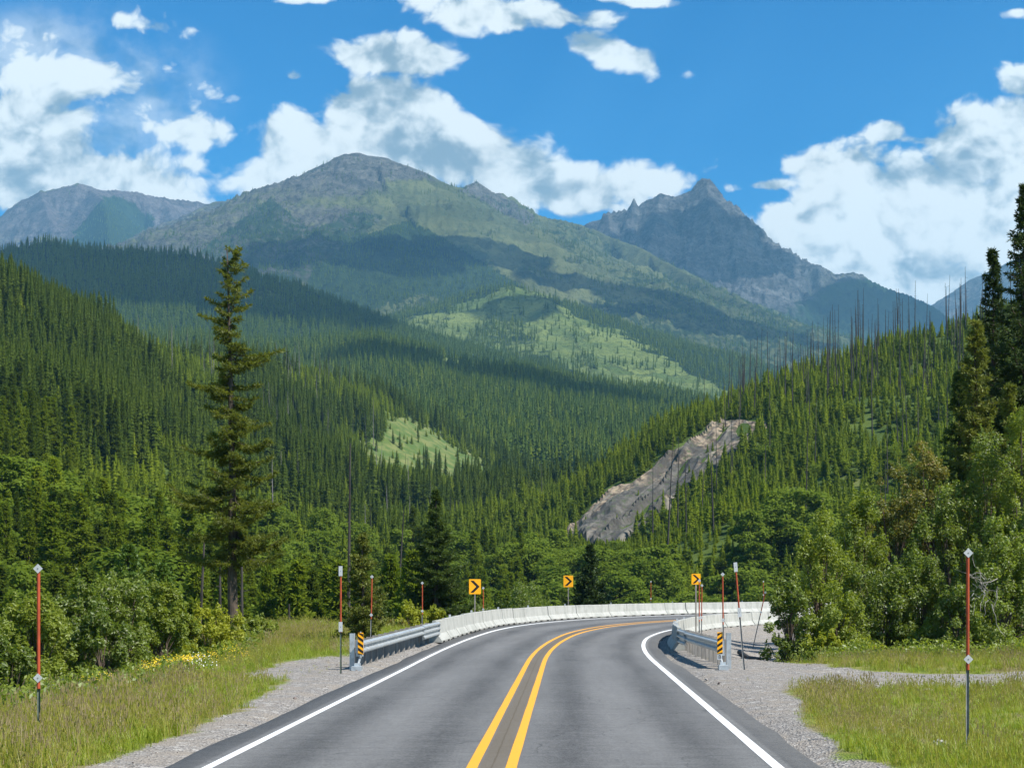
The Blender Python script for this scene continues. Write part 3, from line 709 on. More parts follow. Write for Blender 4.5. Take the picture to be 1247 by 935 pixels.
def veg_left(x, y, z, ar, dd):
    px, py = proj(x, y, z)
    px = px + fbm(x / 260, y / 260, 6, 4) * 34; py = py + fbm(x / 200, y / 200, 7, 4) * 16
    v = .75 * inpoly(px, py, [(125, 238), (60, 305), (60, 340), (215, 340), (210, 300), (150, 250)]) + .5 * sstep(290, 320, py)
    return {'veg': v * sstep(236, 252, py), 'meadow': .12 + .3 * sstep(260, 300, py) + .5 * sstep(232, 222, py)}
left_o, left_H = mountain('mountain', 'long purple grey cliff ridge with a low domed top', LEFTM, 80, -220, 430, 2.2, 7000, 10300, 18, 201, (70, 170), rock_purple, veg_left, k=16)
NICK_CREST = ([(735, 258, 7850), (760, 253, 7810), (767, 251, 7800), (772, 240, 7800), (777, 250, 7800), (788, 242, 7800), (805, 236, 7800), (822, 240, 7800), (830, 235, 7800), (844, 232, 7800), (850, 219, 7800), (857, 215, 7800), (864, 217, 7800), (871, 224, 7800), (878, 233, 7800), (886, 245, 7800), (898, 262, 7770), (915, 279, 7720), (925, 287, 7700), (935, 292, 7700)], 2.8, 60, 60)
NICK = [([(640, 300, 8300), (700, 282, 8000), (718, 269, 7900), (735, 266, 7850), (760, 261, 7800), (768, 259, 7800), (772, 249, 7800), (777, 258, 7800), (790, 248, 7800), (805, 244, 7800), (822, 248, 7800), (830, 243, 7800), (845, 240, 7800), (851, 226, 7800), (862, 223, 7800), (870, 231, 7800), (877, 240, 7800), (886, 252, 7800), (898, 270, 7750), (915, 287, 7700), (935, 294, 7650), (955, 303, 7600), (975, 313, 7600), (1000, 323, 7500), (1018, 334, 7500), (1040, 330, 7500), (1060, 339, 7500), (1085, 351, 7450), (1110, 359, 7400), (1140, 374, 7300), (1180, 400, 7200)], 1.25, 170, 110),
 NICK_CREST,
 ([(860, 217, 7800), (866, 262, 7560), (882, 305, 7300), (872, 345, 7050), (860, 390, 6800)], .95, 75, 95),
 ([(803, 238, 7800), (798, 275, 7560), (786, 310, 7300), (770, 350, 7000)], 1.0, 70, 95),
 ([(740, 258, 7850), (745, 285, 7600), (735, 320, 7300)], 1.0, 60, 90),
 ([(935, 294, 7650), (925, 335, 7300), (905, 375, 6950), (890, 400, 6800)], .85, 60, 90),
 ([(1038, 331, 7500), (1000, 352, 7200), (955, 385, 6900)], .75, 45, 90), ([(1085, 351, 7450), (1060, 380, 7100), (1030, 410, 6900)], .7, 40, 90)]
def veg_nick(x, y, z, ar, dd):
    px, py = proj(x, y, z)
    v = .65 * sstep(940, 1030, px) * sstep(335, 350, py) + .35 * sstep(1000, 1050, px) + .4 * sstep(350, 380, py)
    return {'veg': v, 'meadow': .15 * sstep(280, 330, py) + .25 * sstep(960, 1020, px)}
nick_o, nick_H = mountain('mountain', 'jagged dark rock spire peak with a sloping right ridge', NICK, 80, 600, 1260, 1.6, 6700, 8300, 10, 301, (75, 110), rock_dark, veg_nick, k=4)
FARR = [([(1040, 440, 9800), (1100, 402, 9600), (1140, 371, 9500), (1165, 352, 9500), (1180, 341, 9500), (1200, 334, 9500), (1230, 318, 9500), (1270, 308, 9500), (1320, 320, 9500), (1420, 350, 9500)], .8, 90, 160), ([(1200, 334, 9500), (1190, 380, 9000), (1175, 430, 8600)], .8, 60, 120)]
far_o, far_H = mountain('mountain', 'distant blue mountain shoulder behind the dead trees', FARR, 80, 1020, 1460, 2.5, 8400, 10000, 20, 401, (30, 150), rock_dark, lambda x, y, z, ar, dd: {'veg': .3 + 0 * x, 'meadow': .1 + 0 * x})
# forested foothills
HD = [([(-160, 330, 3200), (-80, 312, 3200), (0, 304, 3200), (60, 299, 3200), (150, 304, 3200), (230, 313, 3200), (280, 323, 3200), (330, 347, 3150), (380, 377, 3050), (430, 404, 2950), (480, 430, 2850), (540, 456, 2750), (600, 480, 2650)], .42, 28, 110),
 ([(230, 313, 3200), (262, 362, 2900), (320, 425, 2450), (350, 450, 2200)], .42, 16, 80), ([(330, 347, 3150), (385, 402, 2800), (430, 440, 2500)], .4, 14, 70), ([(60, 299, 3200), (90, 360, 2700), (110, 400, 2400)], .42, 18, 90)]
def veg_d(x, y, z, ar, dd):
    px, py = proj(x, y, z)
    cl = inpoly(px, py, [(300, 345), (335, 352), (400, 400), (410, 425), (350, 420), (300, 390)]) * .35
    return {'veg': .95 - cl, 'meadow': .8 + 0 * x}
d_o, d_H = mountain('hill', 'dark forested hill below the purple cliff ridge', HD, 70, -220, 720, 2.6, 1950, 3450, 11, 501, (16, 120), forest_slope, veg_d)
HE = [([(330, 470, 3800), (400, 430, 3850), (440, 411, 3900), (500, 381, 4000), (545, 366, 4000), (590, 353, 4000), (622, 350, 4000), (650, 359, 3950), (700, 384, 3800), (750, 406, 3600), (800, 431, 3400), (830, 448, 3300), (870, 471, 3200), (930, 502, 3000), (1000, 540, 2800)], .42, 26, 100),
 ([(622, 350, 4000), (604, 385, 3650), (580, 418, 3250), (570, 450, 2900)], .40, 16, 80), ([(650, 359, 3950), (690, 400, 3500), (720, 440, 3050), (740, 470, 2750)], .38, 16, 80), ([(500, 381, 4000), (480, 405, 3700), (460, 430, 3400)], .4, 12, 70)]
def veg_e(x, y, z, ar, dd):
    px, py = proj(x, y, z)
    n = fbm(x / 160, y / 160, 14, 3); px = px + fbm(x / 90, y / 90, 3, 4) * 16; py = py + fbm(x / 90, y / 90, 4, 4) * 12
    v = .86 - .38 * inpoly(px, py, [(560, 372), (624, 350), (660, 372), (700, 425), (690, 450), (600, 440), (540, 425)]) - .66 * inpoly(px, py, [(628, 352), (655, 358), (700, 382), (800, 428), (870, 468), (940, 510), (820, 496), (740, 474), (690, 446), (640, 402)]) - .5 * inpoly(px, py, [(462, 424), (500, 392), (560, 368), (612, 352), (628, 362), (600, 390), (560, 412), (520, 428), (480, 434)])
    return {'veg': v + n * .2, 'meadow': .9 + 0 * x}
e_o, e_H = mountain('hill', 'rounded pyramid hill of bright meadow and forest in mid valley', HE, 70, 300, 1080, 2.4, 2500, 4200, 11, 601, (12, 110), forest_slope, veg_e)
HF = [([(60, 400, 1900), (150, 412, 1900), (250, 420, 1950), (330, 428, 2000), (400, 424, 2050), (450, 420, 2100), (500, 430, 2150), (560, 442, 2150), (620, 455, 2150), (680, 465, 2150), (740, 476, 2150), (800, 486, 2100), (850, 496, 2000), (900, 508, 1950), (970, 525, 1900)], .30, 14, 90),
 ([(450, 420, 2100), (480, 470, 1750), (520, 520, 1480), (560, 560, 1330)], .28, 9, 60), ([(800, 486, 2100), (760, 520, 1750), (710, 560, 1450)], .28, 9, 60), ([(620, 455, 2150), (645, 500, 1800), (640, 550, 1450), (625, 590, 1220), (610, 615, 1050)], .26, 8, 60), ([(250, 420, 1950), (300, 460, 1600), (360, 500, 1400)], .28, 8, 60)]
def veg_f(x, y, z, ar, dd):
    px, py = proj(x, y, z)
    v = .95 - .9 * inpoly(px, py, [(522, 448), (545, 434), (585, 432), (612, 440), (630, 452), (590, 452), (560, 446)])
    return {'veg': v, 'meadow': .95 + 0 * x}
f_o, f_H = mountain('hill', 'low forested bench above the valley with one bright clearing', HF, lambda x, y: 62 + np.where(y > 1100, .12, .45) * (y - 1100), 0, 1040, 2.6, 840, 2350, 8, 701, (9, 90), forest_slope, veg_f)

# ---- air
hz = MB(); hz.box((0, 4500, 1090 - 120), (22000, 17000, 2420))
m, t, out = new_mat('valley_haze'); pv = t.add('ShaderNodeVolumePrincipled'); pv.inputs['Color'].default_value = (.30, .68, 1.0, 1); pv.inputs['Density'].default_value = 5.6e-5; pv.inputs['Anisotropy'].default_value = .0
t.l.new(pv.outputs[0], out.inputs['Volume'])
hzo = tag(link('haze', hz.mesh('haze'), m), 'thin blue air haze over the valley', kind='stuff')
def near_conifer(seed, h, prof, nbr, base=.15, tuft=.17, tw=.035, tws=5, twig_gap=.22, upturn=.25, droop=.25, irregular=.35, extra=(), sparse=0.0, per_tuft=4):
    """prof: list of (height fraction, radius). returns wood MB and needle arrays"""
    rg = np.random.default_rng(seed); wood = MB(); P = []; Dv = []
    hp = [p[0] for p in prof]; rp = [p[1] for p in prof]
    items = []
    for i in range(nbr):
        f = base + (1 - base) * ((i + rg.uniform(0, 1)) / nbr) ** .95
        items.append((f, rg.uniform(0, 6.283), np.interp(f, hp, rp) * (1 - irregular * rg.random() ** 1.3 if rg.random() > .12 else 1.15)))
    items += list(extra)
    for f, a, L in items:
        z0 = f * h; ca, sa = math.cos(a), math.sin(a); n = max(3, int(L / .3) + 2); pts = []
        bend = rg.uniform(-.35, .35); dr = droop * (1.25 - f) + rg.uniform(-.1, .1); up = upturn * rg.uniform(.5, 1.4) + (.55 * max(0, f - .8) / .2)
        for k in range(n):
            s = k / (n - 1); aa = a + bend * s * .5
            pts.append(np.array([math.cos(aa) * L * s, math.sin(aa) * L * s, z0 + L * (-dr * math.sin(s * 2.4) + up * s * s)]))
        wood.tube([Vector(p) for p in pts], [max(.006, .012 + .016 * L * (1 - k / (n - 1))) for k in range(n)], 4, cap=False)
        # twigs
        m = max(2, int(L / twig_gap))
        for j in range(m + 1):
            s = .12 + .88 * (j + rg.uniform(-.3, .3)) / m; s = min(max(s, .05), 1); q = s * (n - 1); k = min(int(q), n - 2); p = pts[k] + (pts[k + 1] - pts[k]) * (q - k)
            d0 = pts[k + 1] - pts[k]; d0 = d0 / (np.linalg.norm(d0) + 1e-9); sd_ = np.array([-d0[1], d0[0], 0]); sd_ /= np.linalg.norm(sd_) + 1e-9
            for sg in (-1, 1):
                if rg.random() < sparse: continue
                tl = L * .32 * (1.15 - s) * rg.uniform(.5, 1.3) + .10; d = d0 * .65 + sd_ * sg * rg.uniform(.6, 1.1) + np.array([0, 0, rg.uniform(-.35, .12)]); d /= np.linalg.norm(d)
                nt = max(2, int(tl / (tuft * .55)))
                for c in range(nt):
                    P.append(p + d * tl * (c + .5) / nt + rg.normal(0, .012, 3)); Dv.append(d)
    P = np.array(P); Dv = np.array(Dv); P = np.repeat(P, per_tuft, 0); Dv = np.repeat(Dv, per_tuft, 0); n = len(P)
    dv = Dv * .7 + rg.normal(0, .55, (n, 3)); dv /= np.linalg.norm(dv, axis=1)[:, None]
    sdv = np.cross(dv, rg.normal(size=(n, 3))); sdv /= np.linalg.norm(sdv, axis=1)[:, None]
    l = tuft * rg.uniform(.6, 1.3, n)[:, None]; w_ = tw * rg.uniform(.7, 1.4, n)[:, None]
    V = np.stack([P - sdv * w_ * .6, P + sdv * w_ * .6, P + dv * l * .6 + sdv * w_, P + dv * l, P + dv * l * .6 - sdv * w_], 1).reshape(-1, 3)
    b_ = np.arange(n)[:, None] * 5
    tri = b_ + np.array([[2, 3, 4]]); quad = b_ + np.array([[0, 1, 2, 4]])
    return wood, V, [tri, quad]
# ================================================================== TREES
def conifer_mesh(name, h, r, seed, whorls=15, per=6, clear=.08, droop=.35, up=.25, jag=.5, nseg=3, lean=0.0, power=.78, wfac=.34, double=False, core=.62):
    """one mesh of drooping feathery branches on a tapered trunk; material 0 needles, 1 bark"""
    rg = np.random.default_rng(seed); V = []; F = []
    for wi in range(whorls):
        f = wi / (whorls - 1); zt = h * (clear + (1 - clear) * (f ** .92)); f2 = (zt / h - clear) / (1 - clear)
        R = r * (1 - f2) ** power + .07 * r
        if f2 < .18: R *= .72 + 1.5 * f2
        nb = max(3, int(per * (1 - .35 * f)))
        ph = rg.uniform(0, 6.28)
        for b in range(nb):
            if rg.random() < .10: continue
            a = ph + 6.283 * b / nb + rg.uniform(-.35, .35); L = R * rg.uniform(1 - jag, 1.15); zz = zt + rg.uniform(-.5, .5) * h / whorls
            if zz > h: zz = h * .99
            ca, sa = math.cos(a), math.sin(a); tilt = up * (f2 * 1.4 - .35) + rg.uniform(-.12, .12)
            pts = []
            for k in range(nseg + 1):
                s = k / nseg; d = L * s; pts.append((ca * d, sa * d, zz + L * (tilt * s - droop * (1 - f2 * .6) * s * s)))
            for k in range(nseg):
                s = (k + .5) / nseg; w_ = L * wfac * (1.15 - s) * rg.uniform(.7, 1.3) + .02 * r
                p0, p1 = pts[k], pts[k + 1]
                for sg in (-1, 1):
                    ex = (p0[0] * .35 + p1[0] * .65 + sg * -sa * w_ + ca * w_ * .45, p0[1] * .35 + p1[1] * .65 + sg * ca * w_ + sa * w_ * .45, p0[2] * .35 + p1[2] * .65 - w_ * rg.uniform(.4, 1.1))
                    n = len(V); V += [p0, p1, ex]; F.append((n, n + 1, n + 2))
                if double:
                    n = len(V); V += [p0, p1, ((p0[0] + p1[0]) / 2, (p0[1] + p1[1]) / 2, min(p0[2], p1[2]) - w_ * rg.uniform(.9, 1.7))]; F.append((n, n + 1, n + 2))
    # inner mass of foliage: ragged skirts that narrow towards the tip
    ns = 7; nl = max(5, int(whorls * .8)); prev = None
    for j in range(nl + 1):
        f2 = j / nl; zz = h * (clear + (1 - clear) * f2); R = (r * (1 - f2) ** power) * core + .01 * r
        if f2 < .12: R *= .6
        top = []; bot = []
        for q in range(ns):
            a = 6.283 * (q + .5 * (j % 2)) / ns; rr = R * rg.uniform(.7, 1.25); hh = h / nl
            bot.append((math.cos(a) * rr, math.sin(a) * rr, zz - hh * rg.uniform(.1, .5))); top.append((math.cos(a) * rr * .35, math.sin(a) * rr * .35, min(h * 1.0, zz + hh * 1.05)))
        n = len(V); V += bot + top
        for q in range(ns): q2 = (q + 1) % ns; F.append((n + q, n + q2, n + ns + q2)); F.append((n + q, n + ns + q2, n + ns + q))
    n = len(V); t_ = r * .03; V += [(t_, 0, h * .93), (-t_ * .6, t_ * .8, h * .93), (-t_ * .6, -t_ * .8, h * .93), (0, 0, h * 1.03)]; F += [(n, n + 1, n + 3), (n + 1, n + 2, n + 3), (n + 2, n, n + 3)]
    return V, F
def trunk_vf(h, rad, n=5, lean=0, rg=None, segs=4, tipr=.15):
    m_ = MB(); pts = []; rr = []
    for k in range(segs + 1):
        s = k / segs; pts.append((lean * s * s * h, lean * .5 * s * h, h * s)); rr.append(rad * (1 - s * (1 - tipr)))
    m_.tube(pts, rr, n, cap=True); return m_
needle_dark = leaf_mat('dark_needles', (.046, .080, .012), (.110, .148, .022), .45, gloss=0)
needle_mid = leaf_mat('green_needles', (.088, .138, .013), (.188, .235, .026), .5, gloss=0)
needle_bright = leaf_mat('young_green_needles', (.125, .185, .013), (.250, .300, .030), .52, gloss=0)
needle_far = leaf_mat('far_needles', (.052, .098, .016), (.125, .175, .028), .42, gloss=0)
leaf_green = leaf_mat('broad_green_leaves', (.085, .135, .016), (.175, .235, .034), .5, gloss=0)
bark = bsdf_mat('conifer_bark', (.085, .065, .05), .95, var=.35, scale=14, bump=.6, streak=(1, 1, .2))
snag_bark = bsdf_mat('charred_dead_bark', (.045, .040, .037), .9, var=.5, scale=5, streak=(1, 1, .15))
snag_grey = bsdf_mat('weathered_dead_bark', (.17, .155, .14), .9, var=.4, scale=5, streak=(1, 1, .15))

def split_mesh(name, V, F): return mesh_np(name, V, [F], False)
# prototypes of unit height 10 m, scaled on placing
CON = []
for i, (r, dr, up, wh, per, cl, mat) in enumerate([(1.75, .30, .35, 15, 6, .03, needle_bright), (1.45, .25, .45, 16, 6, .03, needle_bright), (2.0, .35, .3, 14, 6, .02, needle_mid), (1.5, .45, .2, 18, 6, .04, needle_mid), (1.2, .5, .15, 20, 6, .08, needle_dark), (1.5, .5, .1, 20, 6, .06, needle_dark)]):
    V, F = conifer_mesh('c', 10, r, 50 + i, int(wh * 1.35), per + 1, cl, dr, up, double=True); CON.append((split_mesh('young_conifer_crown', V, F), mat))
DEC = []
def blob_leaves(seed, h, rx, nclump, nleaf, size, base=.1):
    rg = np.random.default_rng(seed); V = []; F = []
    cl = []
    for c in range(nclump):
        zf = rg.uniform(base, 1) ; rr = rx * math.sqrt(max(.03, 1 - (abs(zf - .45) / .6) ** 2.2)); a = rg.uniform(0, 6.28); q = rr * math.sqrt(rg.uniform(.1, 1)) * .85
        cl.append((q * math.cos(a), q * math.sin(a), zf * h * .93, rg.uniform(.16, .34) * rx))
    cl = np.array(cl); k = rg.integers(0, nclump, nleaf); d = rg.normal(size=(nleaf, 3)); d /= np.linalg.norm(d, axis=1)[:, None]
    p = cl[k, :3] + d * (cl[k, 3] * rg.uniform(.55, 1.05, nleaf))[:, None] * np.array([1, 1, .85])
    nrm = d * .6 + rg.normal(size=(nleaf, 3)) * .45 + np.array([0, 0, .5]); nrm /= np.linalg.norm(nrm, axis=1)[:, None]
    t1 = np.cross(nrm, rg.normal(size=(nleaf, 3))); t1 /= np.linalg.norm(t1, axis=1)[:, None]; t2 = np.cross(nrm, t1)
    s = size * rg.uniform(.6, 1.3, nleaf)[:, None]
    V = np.stack([p - t1 * s, p - t2 * s * .55, p + t1 * s, p + t2 * s * .55], 1).reshape(-1, 3)
    F = np.arange(nleaf * 4).reshape(-1, 4); return V, F
for i in range(3):
    V, F = blob_leaves(70 + i, 10, [3.0, 3.6, 2.4][i], 70, 6500, .19); DEC.append((split_mesh('far_broadleaf_crown', V, F), leaf_green))

# far low detail conifers
FAR = []
for i in range(3):
    V, F = conifer_mesh('f', 10, [1.7, 1.4, 2.0][i], 90 + i, 9, 5, .03, .4, .1, .3, 1, wfac=.6, double=True); FAR.append((split_mesh('far_conifer', V, F), needle_far))
FARB = [(FAR[0][0].copy(), needle_mid), (FAR[2][0].copy(), needle_mid)]

def cand_area(x0, x1, y0, y1, sp, rg):
    gx_, gy_ = np.meshgrid(np.arange(x0, x1, sp), np.arange(y0, y1, sp)); x = gx_.ravel(); y = gy_.ravel()
    x = x + rg.uniform(-.48, .48, len(x)) * sp; y = y + rg.uniform(-.48, .48, len(y)) * sp; return x, y
rg = np.random.default_rng(42)
# ------- valley sides (mid terrain)
x, y = cand_area(-330, 300, 95, 1400, 3.35, rg)
u = x / y; keep = (u > -.345) & (u < .36); x, y = x[keep], y[keep]
s_, off_ = road_frame(x, y)
keep = (np.abs(off_) > 16) & ~((y < 175) & (x > -6)) & ~((y < 150) & (off_ > 0)) & (y > 120); x, y, off_ = x[keep], y[keep], off_[keep]
# thin with distance
keep = rg.random(len(x)) < np.clip(1.1 - (y - 500) / 1300, .38, 1); x, y, off_ = x[keep], y[keep], off_[keep]
z = ground_h(x, y, fine=False); px, py = proj(x, y, z)
_jx = rg.normal(0, 1.0, len(x)) * y / 220; A_, B_, C_, E_ = clearing_px(x + _jx, y, z + rg.normal(0, .6, len(x)) * y / 220)
cden = np.ones(len(x)); cden[A_] = .10; cden[B_] = .06; cden[C_] = .35; cden[E_] = .2
scree = (poly_sd(px, py, SCREE) > -1) & (y < 640) & (y > 330)
cden[scree] = np.where(fbm(x / 12, y / 12, 9, 2)[scree] > .12, .32, .03)
gap = fbm(x / 26, y / 26, 23, 3); cden *= np.where(gap > .38, .4, 1)
keep = rg.random(len(x)) < cden; x, y, z, px, py = x[keep], y[keep], z[keep], px[keep], py[keep]
A_, B_, C_, E_ = A_[keep], B_[keep], C_[keep], E_[keep]
right = (px > 640 + 0 * py) & (y < 700)
# heights: young even stand on the right, older and mixed on the left
hn = fbm(x / 40, y / 40, 29, 3)
h = np.where(right, 7.2 + 2.0 * hn, 9.0 + 3.5 * hn) * rg.uniform(.5, 1.3, len(x))
oldz = sstep(.05, .4, fbm(x / 60, y / 60, 37, 3) + .8 * sstep(200, 120, px + fbm(x / 25, y / 25, 38, 3) * 70) * (y > 380) + .2 * sstep(180, 60, px)) * (~right)
old = rg.random(len(x)) < oldz * .8
h = np.where(old, rg.uniform(12, 25, len(x)) * np.where((px < 190) & (y > 500), 1.12, 1), h)
h = np.where(A_ | B_ | scree[keep], h * .45, h)
valley = (z < 6) & (y > 95) & (y < 420); vdec = valley & (rg.random(len(x)) < np.where(px < 540, .16, np.where(px > 850, .22, .5)))
h = np.where(vdec, rg.uniform(9, 19, len(x)), np.where(valley, np.maximum(h, 9) * 1.25, h))
# no valley tree stands taller than the tree line seen from the road
lim = np.where(px < 240, 560 + 0 * px, np.where(px < 560, 622, np.where(px < 900, 652, 570))) + np.where(y < 200, 40, 0) + rg.uniform(-14, 30, len(px))
lim = np.where((px > 690) & (px < 900), np.maximum(lim, 655 + rg.uniform(0, 30, len(px))), lim)
cap = CH + (HY - lim) / FP * y - z
near_ = (z < 14) & (y < 450)
h = np.minimum(h, 21); h = np.where(near_, np.maximum(np.minimum(h, cap), np.where(y < 260, 0, 4.0)), h)
vk = h > 3.0
x, y, z, h, old, right, vdec, px, py = [q[vk] for q in (x, y, z, h, old, right, vdec, px, py)]
v = visible(lambda a, b: ground_h(a, b, fine=False), x, y, z, margin=h * 1.0 + 3)
x, y, z, h, old, right, vdec, px, py = [q[v] for q in (x, y, z, h, old, right, vdec, px, py)]
n = len(x); print('valley trees', n)
rnd = rg.random(n); patchn = fbm(x / 45, y / 45, 61, 3)
pid = np.where(old, np.where(rnd < .5, 4, 5), np.where(patchn + rg.uniform(-.3, .3, n) > .05, np.where(rnd < .5, 0, 1), np.where(rnd < .5, 2, 3)))
pid = np.where(vdec, 6 + (rnd * 3).astype(int), pid)
mixb = (~vdec) & ~old & (rg.random(n) < .10 + .12 * sstep(.1, .5, fbm(x / 22, y / 22, 88, 3)))   # low broadleaf growth between the conifers
pid = np.where((pid > 3) & (pid < 6) & (y < 330) & (rg.random(n) < .75), 2 + (rnd > .5), pid)
pid = np.where(mixb, 6 + (rnd * 3).astype(int), pid); h = np.where(mixb, h * rg.uniform(.4, .75, n), h)
wd = rg.uniform(1.0, 1.75, n) * np.where(old, .85, 1.0) * np.clip(9.0 / h, .8, 1.3) ** .5
size_px = h * FP / y
# ---- the largest in view become objects of their own
vis2 = visible(lambda a, b: ground_h(a, b, fine=False), x, y, z, margin=h * .6)
inview = (px > -15) & (px < 1262) & vis2 & ~((px > 960) & (y < 460))
score = size_px * np.where(vdec, 1.2, 1.0) * inview
order = np.argsort(-score)
big = np.zeros(n, bool); ncon = 0; ndec = 0
for i in order:
    if score[i] <= 0: break
    if vdec[i] and ndec < 110: big[i] = True; ndec += 1
    elif not vdec[i] and not mixb[i] and ncon < 285: big[i] = True; ncon += 1
    if ndec >= 110 and ncon >= 285: break
LBL = {0: ('young_conifer', 'bright green young conifer in the valley stand below the road', 'young conifers in the valley stand'),
       1: ('young_conifer', 'bright green young conifer in the valley stand below the road', 'young conifers in the valley stand'),
       2: ('fir_tree', 'mid green bushy fir among the valley trees', 'bushy firs among the valley trees'),
       3: ('fir_tree', 'mid green bushy fir among the valley trees', 'bushy firs among the valley trees'),
       4: ('spruce_tree', 'tall narrow dark spruce rising above the young growth on the left hillside', 'tall dark spruces on the left hillside'),
       5: ('spruce_tree', 'tall narrow dark spruce rising above the young growth on the left hillside', 'tall dark spruces on the left hillside'),
       6: ('broadleaf_tree', 'rounded light green broadleaf tree on the valley floor', 'broadleaf trees on the valley floor')}
LBL[7] = LBL[8] = LBL[6]
tk = trunk_vf(9.7, .13, 6, tipr=.08).mesh('conifer_trunk'); tkd = trunk_vf(8.0, .22, 6).mesh('broadleaf_trunk')
PROTO = {}
NEARC = {}
def near_proto(p):
    if p not in NEARC:
        r_, nb, mt = [(1.7, 120, needle_bright), (1.4, 120, needle_bright), (1.9, 130, needle_mid), (1.5, 140, needle_mid), (1.15, 150, needle_dark), (1.4, 150, needle_dark)][p]
        wd_, V_, F_ = near_conifer(400 + p, 10, [(0, r_ * .8), (.12, r_), (.4, r_ * .72), (.7, r_ * .4), (.9, r_ * .16), (1, .04)], nb, base=.04 + .05 * (p > 3), tuft=.24, tw=.032, twig_gap=.27, irregular=.3, upturn=.18, droop=.3 + .1 * (p > 3), per_tuft=5)
        NEARC[p] = (mesh_np('crown', V_, F_, False), mt)
    return NEARC[p]
def place_tree(p, X, Y, Z, H, W, rz):
    nm, lb, gp = LBL[p]
    if p not in PROTO:
        e = empty(nm, lb, 'tree', (X, Y, Z), rz, gp)
        cm, mt = near_proto(p) if p < 6 else DEC[p - 6]; link('crown', cm, mt, e); link('trunk', tk if p < 6 else tkd, bark, e); PROTO[p] = e
    else: e = copy_thing(PROTO[p], (X, Y, Z), rz)
    e.scale = (H / 10 * W, H / 10 * W, H / 10)
for i in np.where(big)[0]: place_tree(int(pid[i]), x[i], y[i], z[i] - .2, h[i], wd[i], rg.uniform(0, 6.28))
r_ = ~big
def sc_rot(n): return np.stack([rg.normal(0, .025, n), rg.normal(0, .025, n), rg.uniform(0, 6.28, n)], 1)
PR = CON + DEC + [near_proto(q) for q in range(6)]
pid = np.where((y < 300) & (pid < 6), pid + 9, pid)
left_m = r_ & ~right; right_m = r_ & right
for nm, mk, lb in (('conifer_forest', left_m, 'dense mixed conifer forest covering the left hillside and valley'), ('conifer_forest', right_m, 'dense young green conifer forest covering the right hillside')):
    scatter(nm, np.stack([x, y, z - .2], 1)[mk], sc_rot(mk.sum()), np.stack([h / 10 * wd, h / 10 * wd, h / 10], 1)[mk], pid[mk], [(m_.copy(), mt) for m_, mt in PR], lb)

# ------- far forests
def far_forest(nm, H, x0, x1, y0, y1, sp, hh, lb, dens, protos=None, pixel_top=None, margin=8):
    x, y = cand_area(x0, x1, y0, y1, sp, rg); u = x / y; k = (u > -.36) & (u < .37); x, y = x[k], y[k]
    z = H(x, y); k = z > -400; x, y, z = x[k], y[k], z[k]; px, py = proj(x, y, z)
    k = rg.random(len(x)) < dens(x, y, z, px, py); x, y, z = x[k], y[k], z[k]
    k = visible(H, x, y, z, margin=margin + 6, n=36); x, y, z = x[k], y[k], z[k]; n = len(x); print(nm, n)
    h = rg.uniform(*hh, n) * (1 + .25 * fbm(x / 120, y / 120, 5, 2)); w_ = rg.uniform(.8, 1.3, n)
    pr = protos or FAR
    scatter(nm, np.stack([x, y, z - .5], 1), sc_rot(n), np.stack([h / 10 * w_, h / 10 * w_, h / 10], 1), rg.integers(0, len(pr), n), [(m_.copy(), mt) for m_, mt in pr], lb)
def vegd(fn, lo=.45, hi=.75, amp=.8, base=0):
    def f(x, y, z, px, py):
        v = fn(x, y, z, None, None)['veg'] + amp * fbm(x / 70, y / 70, 8, 4) + rg.normal(0, .13, len(x)); return np.clip(sstep(lo, hi, v) + base, 0, 1)
    return f
far_forest('conifer_forest', f_H, -760, 480, 1090, 2250, 8.0, (13, 22), 'blue green conifer forest on the bench beyond the valley', vegd(veg_f, .3, .5, .35), [FAR[0], FAR[1], FAR[2], FARB[0]])
far_forest('conifer_forest', d_H, -1150, 100, 2000, 3350, 12.0, (14, 22), 'dark conifer forest on the hill below the purple ridge', vegd(veg_d, .3, .55, .4))
far_forest('conifer_forest', e_H, -650, 560, 2550, 4100, 13.5, (13, 20), 'scattered conifer forest on the pyramid shaped hill', vegd(veg_e, .30, .75, .5, .10), [FAR[0], FAR[1], FARB[1]])
far_forest('conifer_forest', main_H, -1900, 1300, 4000, 6900, 17.0, (11, 20), 'sparse conifers clinging to the slopes of the grey green mountain', vegd(veg_main, .30, .85, 1.3, .03))
far_forest('conifer_forest', left_H, -3000, -1200, 7100, 9200, 26.0, (14, 22), 'conifers on the pyramid spur under the purple cliff ridge', vegd(veg_left, .4, .9, .8))

# ------- dead standing trunks
def snag_mesh(seed, h, r):
    rg2 = np.random.default_rng(seed); m_ = trunk_vf(h, r, 6, lean=rg2.uniform(-.01, .01), segs=5, tipr=.22)
    for k in range(rg2.integers(3, 9)):
        zz = rg2.uniform(.35, .95) * h; a = rg2.uniform(0, 6.28); L = rg2.uniform(.3, 1.0)
        m_.tube([(0, 0, zz), (math.cos(a) * L, math.sin(a) * L, zz - L * .15)], [.05, .02], 4)
    return m_.mesh('dead_tree')
SN = [snag_mesh(300 + i, 18, .21) for i in range(5)]
def snag_pts(n, x0, x1, y0, y1, dens):
    xs = rg.uniform(x0, x1, n * 30); ys = rg.uniform(y0, y1, n * 30); zs = ground_h(xs, ys, fine=False); px, py = proj(xs, ys, zs)
    k = (rg.random(len(xs)) < dens(px, py, xs, ys)); xs, ys, zs = xs[k], ys[k], zs[k]
    k = visible(lambda a, b: ground_h(a, b, fine=False), xs, ys, zs, margin=8); return xs[k][:n], ys[k][:n], zs[k][:n]
allsn = []
